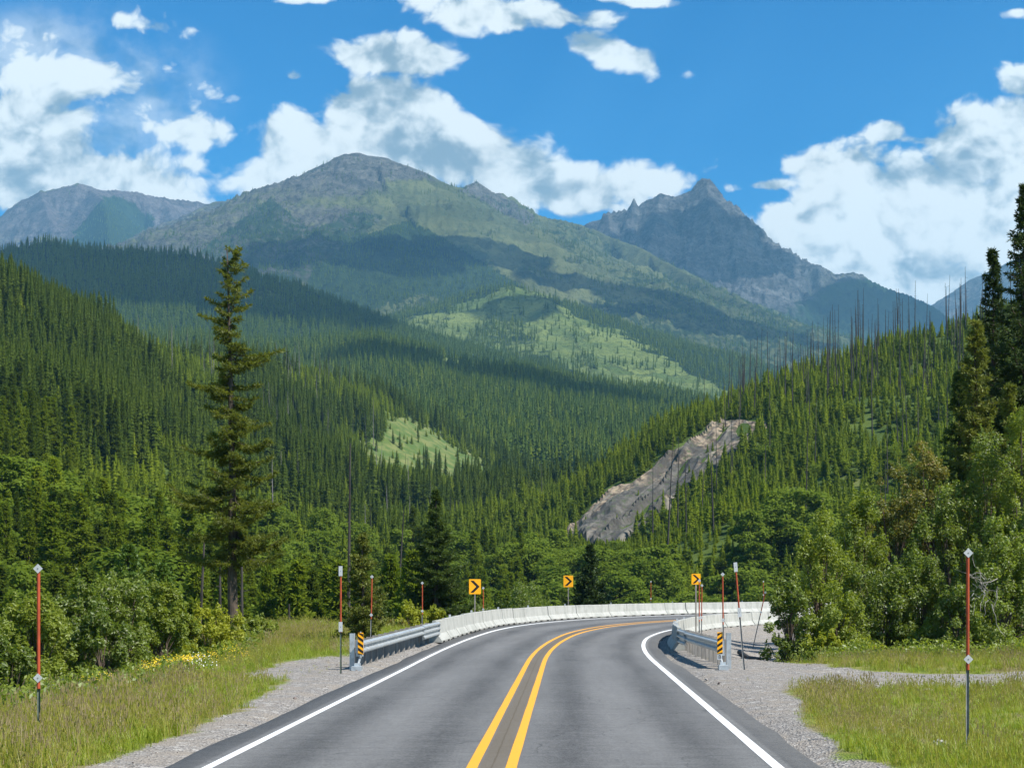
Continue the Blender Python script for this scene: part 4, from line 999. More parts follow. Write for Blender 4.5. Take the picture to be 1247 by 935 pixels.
X1 = snag_pts(185, 40, 270, 440, 680, lambda px, py, x, y: inpoly(px, py, [(830, 530), (860, 480), (1000, 430), (1170, 390), (1260, 380), (1260, 440), (1170, 480), (1020, 500), (930, 520)]) * (.3 + .7 * (px > 900)))
X2 = snag_pts(22, 20, 250, 330, 560, lambda px, py, x, y: inpoly(px, py, [(770, 620), (900, 560), (1150, 480), (1200, 640), (980, 690), (800, 690)]) * .3)
X3 = snag_pts(90, -330, 20, 480, 1250, lambda px, py, x, y: inpoly(px, py, [(120, 410), (250, 430), (430, 480), (480, 540), (400, 570), (300, 530), (160, 450)]) * .6)
X4 = snag_pts(34, -160, 120, 260, 800, lambda px, py, x, y: inpoly(px, py, [(330, 560), (480, 560), (680, 620), (740, 660), (640, 690), (430, 690), (330, 640)]) * .3)
first = {}
for q, (xs, ys, zs), lb, gp in ((0, X1, 'thin charred dead trunk standing above the young forest on the right hillside', 'charred dead trunks on the right hillside'), (0, X2, 'thin charred dead trunk standing above the young forest on the right hillside', 'charred dead trunks on the right hillside'),
                         (1, X3, 'thin dead trunk standing along the far part of the left hillside', 'dead trunks on the left hillside'), (2, X4, 'thin dark dead trunk standing among the valley conifers', 'dead trunks in the valley')):
    for i in range(len(xs)):
        me = SN[rg.integers(0, 5)]; o = link('dead_tree', me, snag_bark); o.material_slots[0].link = 'OBJECT'; o.material_slots[0].material = snag_grey if (q > 0 and rg.random() < .45) else snag_bark
        o.location = (xs[i], ys[i], zs[i] - .3); hh = rg.uniform(.7, 1.5) if q == 0 else (rg.uniform(.9, 1.6) if q == 1 else rg.uniform(.55, 1.25)); w_ = rg.uniform(.75, 1.25)
        o.scale = (w_, w_, hh); o.rotation_euler = (rg.normal(0, .02), rg.normal(0, .03), rg.uniform(0, 6.28)); tag(o, lb, 'dead tree', gp)
# ================================================================== NEAR TREES
def conifer_thing(name, label, loc, h, prof, nbr, mat, trunk_r=.2, rz=0.0, lean=0, seed=1, group=None, **kw):
    e = empty(name, label, 'tree', loc, rz, group)
    wood, V, F = near_conifer(seed, h, prof, nbr, **kw)
    tr = MB(); n = 12; rgt = np.random.default_rng(seed); pts = [(lean * (k / n) ** 2 * h + rgt.normal(0, .02), rgt.normal(0, .02), h * k / n - (.3 if k == 0 else 0)) for k in range(n + 1)]
    tr.tube(pts, [trunk_r * (1.25 if k == 0 else 1) * (1 - .94 * (k / n) ** 1.05) + .008 for k in range(n + 1)], 9)
    link('trunk', tr.mesh('trunk', True), bark, e)
    link('crown', mesh_np('crown', V, F, False), mat, e); link('branch_wood', wood.mesh('branch_wood', False, False), bark, e)
    return e
n_larch = leaf_mat('larch_needles', (.075, .105, .014), (.180, .200, .032), .45, pscale=.5)
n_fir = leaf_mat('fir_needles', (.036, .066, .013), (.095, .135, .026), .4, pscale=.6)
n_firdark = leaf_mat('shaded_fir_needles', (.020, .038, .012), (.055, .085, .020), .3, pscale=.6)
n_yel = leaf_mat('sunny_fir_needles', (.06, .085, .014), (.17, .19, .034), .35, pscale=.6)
n_sap = leaf_mat('sapling_needles', (.05, .10, .016), (.13, .20, .035), .4, pscale=.8)
PI = math.pi
# the tall larch left of the road
conifer_thing('larch_tree', 'tall ragged larch with a bare lower trunk standing alone beyond the left verge', at(283, 778, 75), 19.0,
    [(.19, 1.0), (.24, 1.9), (.30, 2.1), (.36, 2.1), (.45, 1.7), (.55, 1.5), (.63, 1.3), (.7, 1.0), (.76, 1.1), (.83, .85), (.9, .75), (.96, .6), (1, .3)], 148, n_larch, .26, seed=11, lean=-.012,
    base=.19, tuft=.20, tw=.017, twig_gap=.15, irregular=.75, upturn=.10, droop=.30, per_tuft=8, sparse=.08,
    extra=[(.73, .05, 2.35), (.72, -.2, 1.9), (.66, PI - .1, 2.2), (.65, PI + .25, 1.7), (.82, PI + .1, 1.5), (.86, PI - .2, 1.2), (.41, PI, 3.1), (.385, PI - .25, 2.9), (.37, PI + .2, 3.0), (.36, .1, 2.3), (.30, PI, 2.9), (.28, 0, 2.2), (.27, .3, 2.6), (.24, -.2, 2.6), (.24, PI, 2.6), (.47, 0, 1.9), (.5, PI, 2.3), (.44, .2, 2.1), (.22, .5, 2.0), (.23, PI - .4, 1.9)])
# broken dead stems beside it
for px, y0, y1, D, ln, lb in ((243, 765, 655, 80, .05, 'short broken dead trunk leaning beside the tall larch'), (268, 765, 672, 84, .0, 'thin dead stem just behind the tall larch'), (295, 792, 690, 72, -.005, 'upright dead pole just right of the tall larch'), (352, 775, 735, 78, 0, 'small charred stump in the grass right of the larch'), (424, 785, 540, 92, .01, 'tall charred dead trunk rising behind the first rail pole'), (484, 745, 620, 150, .06, 'leaning dead trunk beside the big fir'), (1078, 640, 560, 300, 0, 'dead trunk behind the roadside thicket')):
    X, Y, Z = at(px, y0, D); hh = (y0 - y1) * D / FP; mm = trunk_vf(hh + .4, .09 if hh < 6 else .13, 7, segs=4, tipr=.55 if hh < 6 else .3)
    for k in range(4): 
        zz = hh * (.3 + .17 * k); a = k * 2.1; mm.tube([(0, 0, zz), (math.cos(a) * .35, math.sin(a) * .35, zz + .05)], [.03, .01], 4)
    o = link('dead_tree', mm.mesh('dead_tree'), snag_bark); o.location = (X, Y, Z - .4); o.rotation_euler = (0, ln, 0); tag(o, lb, 'dead tree')
X, Y, Z = at(531, 770, 100)
conifer_thing('fir_tree', 'big dark bushy fir behind the left concrete barrier', (X, Y, -2.6), 11.0, [(0, 2.9), (.12, 3.4), (.3, 2.8), (.5, 2.0), (.7, 1.15), (.85, .5), (1, .1)], 190, n_fir, .22, seed=21, base=.02, tuft=.20, tw=.024, twig_gap=.2, irregular=.28, upturn=.12, droop=.22, per_tuft=7)
conifer_thing('larch_tree', 'small olive yellow larch behind the left guardrail', at(441, 800, 62), 4.9, [(0, 1.0), (.15, 1.2), (.45, .85), (.8, .4), (1, .08)], 110, n_yel, .09, seed=22, base=.03, tuft=.13, tw=.018, twig_gap=.13, per_tuft=6, irregular=.4, upturn=.3, droop=.15)
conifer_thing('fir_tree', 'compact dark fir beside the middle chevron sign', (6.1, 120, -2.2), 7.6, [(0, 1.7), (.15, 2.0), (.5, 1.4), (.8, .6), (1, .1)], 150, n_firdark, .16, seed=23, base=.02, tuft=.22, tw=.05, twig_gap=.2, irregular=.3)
conifer_thing('young_conifer', 'pale green sapling poking above the left roadside bushes', at(157, 800, 56), 4.0, [(0, 1.1), (.2, 1.2), (.6, .75), (1, .06)], 90, n_sap, .07, seed=24, base=.05, tuft=.15, tw=.028, twig_gap=.14, upturn=.4)
conifer_thing('young_conifer', 'second pale sapling just right of the pointed one above the bushes', at(197, 795, 60), 3.4, [(0, 1.0), (.2, 1.1), (.6, .7), (1, .06)], 80, n_sap, .07, seed=25, base=.05, tuft=.15, tw=.028, twig_gap=.14, upturn=.4)
conifer_thing('fir_tree', 'low dark young fir at the foot of the big fir', (-7.9, 92, -1.8), 4.0, [(0, 1.0), (.2, 1.1), (.6, .6), (1, .06)], 70, n_fir, .07, seed=26, base=.03, tuft=.16, tw=.035, twig_gap=.16)
# right side conifers, behind the thicket
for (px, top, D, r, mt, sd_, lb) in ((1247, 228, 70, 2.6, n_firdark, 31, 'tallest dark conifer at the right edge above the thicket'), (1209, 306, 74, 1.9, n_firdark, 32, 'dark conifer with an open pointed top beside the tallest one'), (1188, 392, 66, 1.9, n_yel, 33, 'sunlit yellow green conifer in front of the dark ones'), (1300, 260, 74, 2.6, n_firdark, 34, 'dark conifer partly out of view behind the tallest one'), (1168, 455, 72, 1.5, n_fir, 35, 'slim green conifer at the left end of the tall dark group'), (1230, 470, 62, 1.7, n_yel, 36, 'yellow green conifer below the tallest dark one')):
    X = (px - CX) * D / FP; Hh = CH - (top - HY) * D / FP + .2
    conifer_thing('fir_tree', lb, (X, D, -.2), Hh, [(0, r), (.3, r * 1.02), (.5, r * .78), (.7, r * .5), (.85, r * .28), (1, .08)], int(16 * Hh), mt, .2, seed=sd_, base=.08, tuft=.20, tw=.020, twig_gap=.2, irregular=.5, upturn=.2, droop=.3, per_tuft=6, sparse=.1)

# ---- shrubs
lf_a = leaf_mat('willow_leaves', (.13, .18, .016), (.25, .30, .036), .54, gloss=.03)
lf_b = leaf_mat('alder_leaves', (.09, .138, .014), (.20, .26, .032), .54, cc=(.20, .21, .10), gloss=.035)
lf_c = leaf_mat('yellow_green_leaves', (.20, .25, .018), (.36, .37, .035), .5, gloss=.02)
lf_d = leaf_mat('yellowing_maple_leaves', (.085, .105, .016), (.22, .215, .040), .48, cc=(.30, .18, .06), gloss=.03)
stem_m = bsdf_mat('shrub_stems', (.10, .075, .055), .9, var=.3)
grey_twig = bsdf_mat('dead_grey_twigs', (.33, .30, .27), .9, var=.2)
def shrub(name, label, loc, h, rx, mat, seed, leaf=.055, n=9000, ry=None, group=None, stems=7, base=.03, cat='shrub', clumps=None):
    rg = np.random.default_rng(seed); e = empty(name, label, cat, loc, rg.uniform(0, 6.28), group)
    nc = clumps or int(34 + 18 * rx * h / 3); cl = []
    for c in range(nc):
        a = rg.uniform(0, 6.28); zf = rg.uniform(base, 1.0) ** .85; lump = 1 + .28 * math.sin(3 * a + seed) + .15 * math.sin(7 * a + seed * 2)
        rr = rx * lump * (max(.02, 1 - max(0, (zf - .35) / .68) ** 2.1)) ** .5 * (.72 + .28 * min(1, zf / .3)); q = rr * math.sqrt(rg.uniform(.15, 1))
        cl.append((q * math.cos(a), q * math.sin(a), zf * h * rg.uniform(.86, 1.06), rg.uniform(.14, .30) * min(rx, h * .5)))
    cl = np.array(cl); wt = cl[:, 3] ** 2; k = rg.choice(nc, n, p=wt / wt.sum()); d = rg.normal(size=(n, 3)); d /= np.linalg.norm(d, axis=1)[:, None]
    p = cl[k, :3] + d * (cl[k, 3] * rg.uniform(.3, 1.12, n) ** .7)[:, None]
    # shoots that stick out of the top
    ns = n // 12; kk = rg.choice(nc, ns); sh = cl[kk, :3] + rg.normal(0, .03, (ns, 3)) + np.array([0, 0, 1]) * (cl[kk, 3] * rg.uniform(.8, 1.9, ns))[:, None]; p[:ns] = sh; p[:, 2] = np.maximum(p[:, 2], .02)
    nrm = d * .5 + rg.normal(size=(n, 3)) * .55 + np.array([0, 0, .55]); nrm /= np.linalg.norm(nrm, axis=1)[:, None]
    t1 = np.cross(nrm, rg.normal(size=(n, 3))); t1 /= np.linalg.norm(t1, axis=1)[:, None]; t2 = np.cross(nrm, t1); s = leaf * rg.uniform(.55, 1.25, n)[:, None]
    V = np.stack([p - t1 * s, p - t2 * s * .5 + nrm * s * .12, p + t1 * s, p + t2 * s * .5 + nrm * s * .12], 1).reshape(-1, 3)
    link('leaves', mesh_np('leaves', V, [np.arange(n * 4).reshape(-1, 4)]), mat, e)
    m_ = MB()
    for c in range(min(nc, stems * 5)):
        t_ = cl[c, :3]; b0 = Vector((rg.normal(0, .12), rg.normal(0, .12), -.1)); mid = Vector((t_[0] * .35, t_[1] * .35, t_[2] * .55))
        m_.tube([b0, mid, Vector(t_)], [.028 * h / 3, .018 * h / 3, .006], 5, cap=False)
    link('stems', m_.mesh('stems', False, False), stem_m, e); return e
LB = [  # px, top row, half width px, distance, base z, material, label
 (12, 772, 34, 36, -1.3, lf_b, 'dark leafy bush at the left edge beside the loose bank', 3), (45, 728, 44, 45, -1.3, lf_a, 'pale willow bush just behind the left orange pole', 4), (-25, 735, 45, 44, -1.3, lf_a, 'willow bush reaching in from the left edge', 5),
 (100, 712, 36, 48, -1.0, lf_b, 'dark green alder bush right of the left orange pole', 6), (150, 690, 42, 50, -1.0, lf_b, 'tallest dark alder bush in the left roadside row', 7), (195, 705, 34, 52, -.9, lf_a, 'grey green willow bush at the right end of the left row', 8),
 (125, 752, 40, 46, -.6, lf_b, 'low alder bush in front of the tallest one', 9), (228, 752, 22, 56, -.7, lf_a, 'small willow bush beside the yellow green bush', 10), (255, 738, 42, 57, -.5, lf_c, 'bright yellow green bush at the foot of the tall larch', 11), (215, 785, 22, 54, -.3, lf_c, 'tiny yellow green bush in the grass by the flowers', 12),
 (318, 756, 26, 66, -.6, lf_a, 'low bush right of the larch trunk', 13), (360, 772, 26, 68, -.5, lf_a, 'low scrub bush in the grass before the first rail pole', 14), (398, 762, 20, 70, -.6, lf_b, 'small dark bush left of the small larch', 15),
 (478, 752, 18, 72, -.6, lf_d, 'reddish olive bush behind the left guardrail', 16), (500, 736, 20, 74, -.8, lf_c, 'yellow green bush below the big fir', 17), (530, 742, 16, 76, -.7, lf_c, 'small yellow green bush left of the first chevron sign', 18), (455, 768, 16, 66, -.6, lf_c, 'yellowish sprig bush at the foot of the small larch', 19),
 (585, 735, 26, 112, -3.5, lf_b, 'dark leafy bush behind the first chevron sign', 20), (640, 712, 34, 130, -6, lf_b, 'green thicket bush over the barrier between two chevron signs', 21), (600, 742, 20, 96, -2.0, lf_b, 'low bush just over the barrier right of the first chevron sign', 22)]
for px, top, hw, D, bz, mt, lb, sd_ in LB:
    X = (px - CX) * D / FP; Hh = CH - (top - HY) * D / FP - bz; shrub('leafy_bush', lb, (X, D, bz), Hh * .97, hw * D / FP * 1.05, mt, sd_, leaf=.05 + D * .0003, n=int(min(15000, 3500 + 2600 * Hh * hw * D / FP)))
RB = [(962, 700, 26, 53, lf_b, 'small dark bush at the left tip of the right thicket', 41), (1000, 625, 40, 56, lf_a, 'tall bright green willow at the left end of the right thicket', 42), (1045, 604, 36, 59, lf_a, 'tall bright green willow second from the left tip of the thicket', 43),
 (1090, 566, 34, 61, lf_d, 'yellowing maple in the middle of the right thicket', 44), (1128, 522, 30, 62, lf_d, 'tall yellowing maple beside the dark conifers', 45), (1160, 585, 42, 59, lf_b, 'dark bush below the tall yellowing maple', 46), (1205, 530, 42, 60, lf_b, 'dark leafy bush under the sunlit conifer', 47), (1245, 500, 38, 58, lf_a, 'leafy green bush at the right edge of the thicket', 48),
 (1075, 690, 44, 55, lf_b, 'dark round bush low in the middle of the thicket', 49), (1120, 670, 40, 55, lf_b, 'dark round bush right of the middle of the thicket', 50), (1215, 640, 44, 53, lf_b, 'broad dark bush behind the right orange pole', 51), (1020, 715, 34, 53, lf_a, 'bright low willow in front of the tall willows', 52), (1275, 600, 44, 54, lf_b, 'dark bush reaching past the right edge', 53),
 (1005, 772, 24, 50, lf_c, 'small yellow green bush at the grass edge', 54), (1055, 778, 20, 50.5, lf_c, 'tiny yellow green bush at the grass edge by the thicket', 55), (1310, 480, 50, 62, lf_b, 'tall dark bush out past the right edge', 56), (1165, 720, 34, 52.5, lf_b, 'low dark bush beside the dead grey branches', 57)]
for px, top, hw, D, mt, lb, sd_ in RB:
    X = (px - CX) * D / FP; Z0 = float(ground_h(np.array([X]), np.array([float(D)]))[0]) - .05; Hh = CH - (top - HY) * D / FP - Z0; shrub('leafy_bush', lb, (X, D, Z0), Hh * .96, hw * D / FP * 1.1, mt, sd_, leaf=.062, n=int(min(17000, 3500 + 2300 * Hh * hw * D / FP)), base=.02)
# bare grey branches in the thicket
rgd = np.random.default_rng(5); m_ = MB(); X, Y, Z = at(1200, 715, 50)
for k in range(26):
    a = rgd.uniform(-1.5, 1.0); p = Vector((rgd.normal(0, .22), rgd.normal(0, .2), rgd.normal(0, .35))); pts = [p.copy()]; L = rgd.uniform(.4, 1.1)
    for q in range(5):
        a += rgd.normal(0, .35); p = p + Vector((-math.cos(a) * L / 5 * rgd.uniform(.5, 1.3), rgd.normal(0, .06), math.sin(a) * L / 5 + rgd.normal(0, .05))); pts.append(p.copy())
    m_.tube(pts, [.016, .013, .01, .008, .006, .004], 4, cap=False)
o = link('dead_branch', m_.mesh('dead_branch', False, False), grey_twig); o.location = (X, Y, Z); tag(o, 'tangle of bare grey dead branches on the front of the thicket', 'branch')

# ================================================================== GRASS AND FLOWERS
def tuft_mesh(seed, n, h, w_, spread, seedhead=False):
    rg = np.random.default_rng(seed); V = []; F = []
    for i in range(n):
        a = rg.uniform(0, 6.28); r0 = spread * math.sqrt(rg.random()); x0, y0 = r0 * math.cos(a), r0 * math.sin(a); b = rg.uniform(0, 6.28); ln = rg.uniform(.1, .5) * h; hh = h * rg.uniform(.45, 1.1)
        dx, dy = math.cos(b), math.sin(b); px_, py_ = -dy * w_, dx * w_; k = len(V)
        V += [(x0 - px_, y0 - py_, 0), (x0 + px_, y0 + py_, 0), (x0 + dx * ln * .35 + px_ * .8, y0 + dy * ln * .35 + py_ * .8, hh * .6), (x0 + dx * ln * .35 - px_ * .8, y0 + dy * ln * .35 - py_ * .8, hh * .6), (x0 + dx * ln, y0 + dy * ln, hh)]
        F += [(k, k + 1, k + 2), (k, k + 2, k + 3), (k + 3, k + 2, k + 4)]
        if seedhead and rg.random() < .6:
            k = len(V); c = np.array([x0 + dx * ln, y0 + dy * ln, hh]); s = .014
            V += [tuple(c + [-s, 0, -.02]), tuple(c + [s, 0, -.02]), tuple(c + [0, 0, .09]), tuple(c + [0, -s, -.02]), tuple(c + [0, s, -.02])]; F += [(k, k + 1, k + 2), (k + 3, k + 4, k + 2)]
    return mesh_np('tuft', V, [F], False)
g_green = leaf_mat('green_grass', (.175, .255, .018), (.32, .37, .042), .52, gloss=.02)
g_yel = leaf_mat('yellowing_grass', (.27, .28, .045), (.40, .37, .085), .5, gloss=.02)
g_tan = leaf_mat('dry_grass', (.30, .235, .11), (.42, .34, .19), .45, gloss=.02)
f_yel = bsdf_mat('yellow_petals', (.75, .52, .02), .7, var=.1); f_whi = bsdf_mat('white_petals', (.75, .75, .72), .7, var=.05)
TU = [(tuft_mesh(1, 22, .34, .006, .16), g_green), (tuft_mesh(2, 18, .42, .0055, .16), g_green), (tuft_mesh(3, 16, .50, .005, .16, True), g_yel), (tuft_mesh(4, 14, .55, .0045, .17, True), g_tan), (tuft_mesh(5, 16, .22, .007, .14), g_green)]
def verge(x0, x1, y0, y1, n, seed):
    rg = np.random.default_rng(seed); Y = y0 + (y1 - y0) * rg.random(n) ** 1.35; X = rg.uniform(x0, x1, n)
    s, off = road_frame(X, Y); g = gravel_mask(X, Y, s, off); a = np.abs(off)
    k = (rg.random(n) > g * 1.02 + .02) & (a > 4.7) & (np.abs(X / Y) < .40); k |= (g > .5) & (a > 5.2) & (rg.random(n) < .012) & (np.abs(X / Y) < .4)
    X, Y, off, g = X[k], Y[k], off[k], g[k]; Z = ground_h(X, Y); return X, Y, Z, off, g, rg
XL, YL, ZL, OL, GL, rgg = verge(-19, -4.6, 16, 78, 26000, 1); XR, YR, ZR, OR, GR, rgg2 = verge(4.6, 22, 16, 62, 26000, 2)
X, Y, Z, O_, G_ = [np.concatenate(q) for q in ((XL, XR), (YL, YR), (ZL, ZR), (OL, OR), (GL, GR))]
k = ~((X > 0) & (Y > 50) & (X < 8.5)); X, Y, Z, O_, G_ = X[k], Y[k], Z[k], O_[k], G_[k]; n = len(X); rg = np.random.default_rng(9)
dry = fbm(X / 3, Y / 5, 13, 3) + .15 * (X > 0) + .25 * ((X < -6.5) & (Y < 34)) ; r1 = rg.random(n)
pid = np.where(dry + rg.normal(0, .28, n) > .38, np.where(r1 < .5, 2, 3), np.where(r1 < .45, 0, np.where(r1 < .7, 1, np.where(r1 < .85, 4, 2))))
edge_ = np.clip((1 - G_) * 1.0, .25, 1); sc_ = rg.uniform(.55, 1.15, n) * edge_ * (1 + .3 * fbm(X / 2, Y / 2, 19, 2)); sc_ = sc_ * np.where((X > 0) & (Y < 35), .62, .8)
scatter('grass', np.stack([X, Y, Z - .02], 1), np.stack([rg.normal(0, .12, n), rg.normal(0, .12, n), rg.uniform(0, 6.28, n)], 1), np.stack([sc_ * 1.15, sc_ * 1.15, sc_], 1), pid, TU, 'green and straw coloured roadside grass on both verges'); print('grass', n)
# weeds
def weed_mesh(seed, n, h, r, leaf, flower=None):
    rg = np.random.default_rng(seed); V = []; F = []
    for i in range(n):
        a = rg.uniform(0, 6.28); z = rg.uniform(.1, 1) * h; q = r * rg.uniform(.2, 1); c = np.array([q * math.cos(a), q * math.sin(a), z]); d = rg.normal(size=3); d /= np.linalg.norm(d); e_ = np.cross(d, rg.normal(size=3)); e_ /= np.linalg.norm(e_)
        k = len(V); s = leaf * rg.uniform(.6, 1.3); V += [tuple(c - d * s), tuple(c - e_ * s * .45), tuple(c + d * s), tuple(c + e_ * s * .45)]; F.append((k, k + 1, k + 2, k + 3))
    return mesh_np('weed', V, [F])
def flowers(name, label, petal, boxes, seed, n):
    rg = np.random.default_rng(seed); P = []
    for (px, py, rx_, ry_, m) in boxes:
        a = rg.normal(0, .5, m) * rx_ + px; b = rg.normal(0, .5, m) * ry_ + py; D = 4118.0 / (b - 715 + 4); P.append(np.stack([(a - CX) * D / FP, D], 1))
    P = np.concatenate(P); Z = ground_h(P[:, 0], P[:, 1]); n = len(P)
    wm = weed_mesh(seed, 26, .5, .16, .045); V = []; F = []
    for i in range(16 if petal is f_yel else 9):
        c = np.array([rg.normal(0, .12), rg.normal(0, .12), rg.uniform(.42, .66)]); s = .019 if petal is f_yel else .014; k = len(V)
        V += [tuple(c + [-s, 0, 0]), tuple(c + [0, -s, .006]), tuple(c + [s, 0, 0]), tuple(c + [0, s, .006]), tuple(c + [0, 0, s])]; F += [(k, k + 1, k + 4), (k + 1, k + 2, k + 4), (k + 2, k + 3, k + 4), (k + 3, k, k + 4)]
    fm = mesh_np('bloom', V, [F]); P3 = np.stack([P[:, 0], P[:, 1], Z], 1); rot = np.stack([0 * Z, 0 * Z, rg.uniform(0, 6.28, n)], 1); s = np.repeat(rg.uniform(.7, 1.15, n)[:, None], 3, 1)
    scatter(name, np.concatenate([P3, P3]), np.concatenate([rot, rot]), np.concatenate([s, s]), np.concatenate([np.zeros(n), np.ones(n)]), [(wm, g_green), (fm, petal)], label)
flowers('yellow_flowers', 'patch of yellow wildflowers in the grass by the left bushes', f_yel, [(235, 803, 38, 7, 20), (190, 808, 26, 7, 12), (270, 797, 22, 6, 9), (110, 822, 30, 5, 4)], 3, 0)
flowers('white_flowers', 'small clump of white wildflowers in the left grass', f_whi, [(236, 822, 12, 7, 5), (250, 828, 10, 6, 3)], 4, 0)
# broad weeds along the thicket foot and verge
rg = np.random.default_rng(12); n = 1500; X = np.concatenate([rg.uniform(9.5, 24, n // 2), rg.uniform(-18, -8, n // 2)]); Y = np.concatenate([rg.uniform(46.5, 56, n // 2), rg.uniform(28, 66, n // 2)])
k = np.where(X < 0, (X < -7.5 - (Y - 28) * .06) & (X / Y > -.4), X / Y < .4); X, Y = X[k], Y[k]; Z = ground_h(X, Y); n = len(X); s = rg.uniform(.6, 1.5, n)
scatter('undergrowth', np.stack([X, Y, Z], 1), np.stack([0 * X, 0 * X, rg.uniform(0, 6.28, n)], 1), np.stack([s, s, s], 1), rg.integers(0, 2, n), [(weed_mesh(7, 60, .55, .3, .05), lf_a), (weed_mesh(8, 60, .4, .3, .05), lf_b)], 'broad leaved weeds at the foot of the bushes')
# loose stones
def stone_mesh(seed):
    import bmesh
    bm = bmesh.new(); bmesh.ops.create_icosphere(bm, subdivisions=1, radius=1); rg = np.random.default_rng(seed)
    for v in bm.verts: v.co = Vector((v.co.x * 1.1, v.co.y * .85, v.co.z * .6)) * rg.uniform(.75, 1.2)
    me = bpy.data.meshes.new('stone'); bm.to_mesh(me); bm.free(); return me
st_m = bsdf_mat('grey_stone', (.27, .255, .24), .9, var=.45, scale=3); st_d = bsdf_mat('brown_stone', (.16, .13, .115), .9, var=.4, scale=3)
rg = np.random.default_rng(15); n = 60000; Y = 16.5 + 60 * rg.random(n) ** 1.6; X = rg.uniform(-14, 22, n); s, off = road_frame(X, Y); g = gravel_mask(X, Y, s, off); k = (g > .45) & (np.abs(off) > 4.3) & (np.abs(X / Y) < .38); k &= rg.random(n) < .62
X, Y, off = X[k], Y[k], off[k]; Z = ground_h(X, Y); n = len(X); sz = .007 + .012 * rg.random(n) ** 3 + .05 * (rg.random(n) < .012) * rg.random(n); sz = np.where(X < -8, sz * 2.2, sz) * np.where((X > 8) | (Y > 48), 1.7, 1)
scatter('gravel', np.stack([X, Y, Z], 1), np.stack([rg.normal(0, .3, n), rg.normal(0, .3, n), rg.uniform(0, 6.28, n)], 1), np.stack([sz, sz, sz], 1), rg.integers(0, 4, n), [(stone_mesh(1), st_m), (stone_mesh(2), st_m), (stone_mesh(3), st_d), (stone_mesh(4), st_m)], 'loose grey gravel on the shoulders and side track'); print('stones', n)
# ================================================================== ROAD FURNITURE
concrete, t, out = new_mat('weathered_white_concrete')
pos = t.add('ShaderNodeTexCoord').outputs['Object']; oi = t.add('ShaderNodeObjectInfo').outputs['Random']
vv = t.add('ShaderNodeVectorMath', operation='ADD'); t.l.new(pos, vv.inputs[0]); cmb = t.add('ShaderNodeCombineXYZ'); t.l.new(t.math('MULTIPLY', oi, 40.0), cmb.inputs[0]); t.l.new(cmb.outputs[0], vv.inputs[1])
n1 = t.noise(t.vmul(vv.outputs[0], (1.1, 1.1, .3)), 1.6, 6, .7); n2 = t.noise(vv.outputs[0], 1.8, 5, .7)
c = t.mix(t.step(n1, .42, .64), (.37, .375, .35), (.29, .30, .275)); c = t.mix(t.math('MULTIPLY', t.step(n2, .45, .7), .5), c, (.20, .205, .185))
s3 = t.add('ShaderNodeSeparateXYZ'); t.l.new(pos, s3.inputs[0]); c = t.mix(t.math('MULTIPLY', t.math('SUBTRACT', 1, t.step(t.math('ADD', s3.outputs[2], t.math('MULTIPLY', n2, .12)), .05, .17)), .6), c, (.20, .19, .17))
b = t.add('ShaderNodeBsdfPrincipled'); t.l.new(c, b.inputs['Base Color']); b.inputs['Roughness'].default_value = .9
bp = t.add('ShaderNodeBump'); bp.inputs['Strength'].default_value = .4; bp.inputs['Distance'].default_value = .01; t.l.new(n2, bp.inputs['Height']); t.l.new(bp.outputs[0], b.inputs['Normal']); t.l.new(b.outputs[0], out.inputs[0])
galv = bsdf_mat('galvanised_steel', (.50, .53, .54), .42, metal=.55, var=.16, scale=5, spec=.5)
galv_d = bsdf_mat('weathered_post_steel', (.22, .225, .22), .7, metal=.2, var=.25, scale=6)
wood_p = bsdf_mat('weathered_grey_wood', (.22, .205, .185), .9, var=.3, scale=8, streak=(1, 1, .15))
black_m = bsdf_mat('black_sheeting', (.012, .012, .012), .5, var=.1); sign_y = bsdf_mat('orange_yellow_sheeting', (.90, .40, .01), .45, var=.05); sign_back = bsdf_mat('aluminium_sheet', (.45, .46, .47), .5, metal=.5, var=.1)
orange_m = bsdf_mat('faded_orange_marker', (.36, .065, .025), .6, var=.2, scale=4); refl_w = bsdf_mat('white_reflector', (.46, .48, .49), .35, var=.08); green_p = bsdf_mat('dull_green_steel', (.11, .135, .11), .65, metal=.2, var=.3, scale=9)
rust = bsdf_mat('dark_rubber', (.03, .03, .03), .8, var=.3)
# ---- concrete barrier segments (front face towards the road is +Y side of the local frame, length along X)
def barrier_mesh(L=3.0, H=.84):
    m_ = MB(); half = [(.30, 0), (.30, .075), (.125, .33), (.075, H - .015), (.06, H)]
    def outline(z0): 
        r = [(a, max(b_, z0)) for a, b_ in half]; return [(a, b_) for a, b_ in r] + [(-a, b_) for a, b_ in reversed(r)]
    g = .006; cuts = [(-L / 2 + g, -L / 2 + .45, 0), (-L / 2 + .45, -L / 2 + 1.0, .05), (-L / 2 + 1.0, L / 2 - 1.0, 0), (L / 2 - 1.0, L / 2 - .45, .055), (L / 2 - .45, L / 2 - g, 0)]
    for i_, (a, b_, z0) in enumerate(cuts):
        m_.prism(outline(z0), [((a, 0, 0), (0, 1, 0), (0, 0, 1)), ((b_, 0, 0), (0, 1, 0), (0, 0, 1))], cap=False)
    for xe in (-L / 2 + g, L / 2 - g):
        o_ = outline(0); n_ = len(o_)
        for k in range(n_ // 2 - 1): m_.add([(xe, o_[q][0], o_[q][1]) for q in (k, k + 1, n_ - 2 - k, n_ - 1 - k)], [(0, 1, 2, 3)])
    return m_
bar_me = barrier_mesh().mesh('concrete_barrier')
LB_ = 3.0
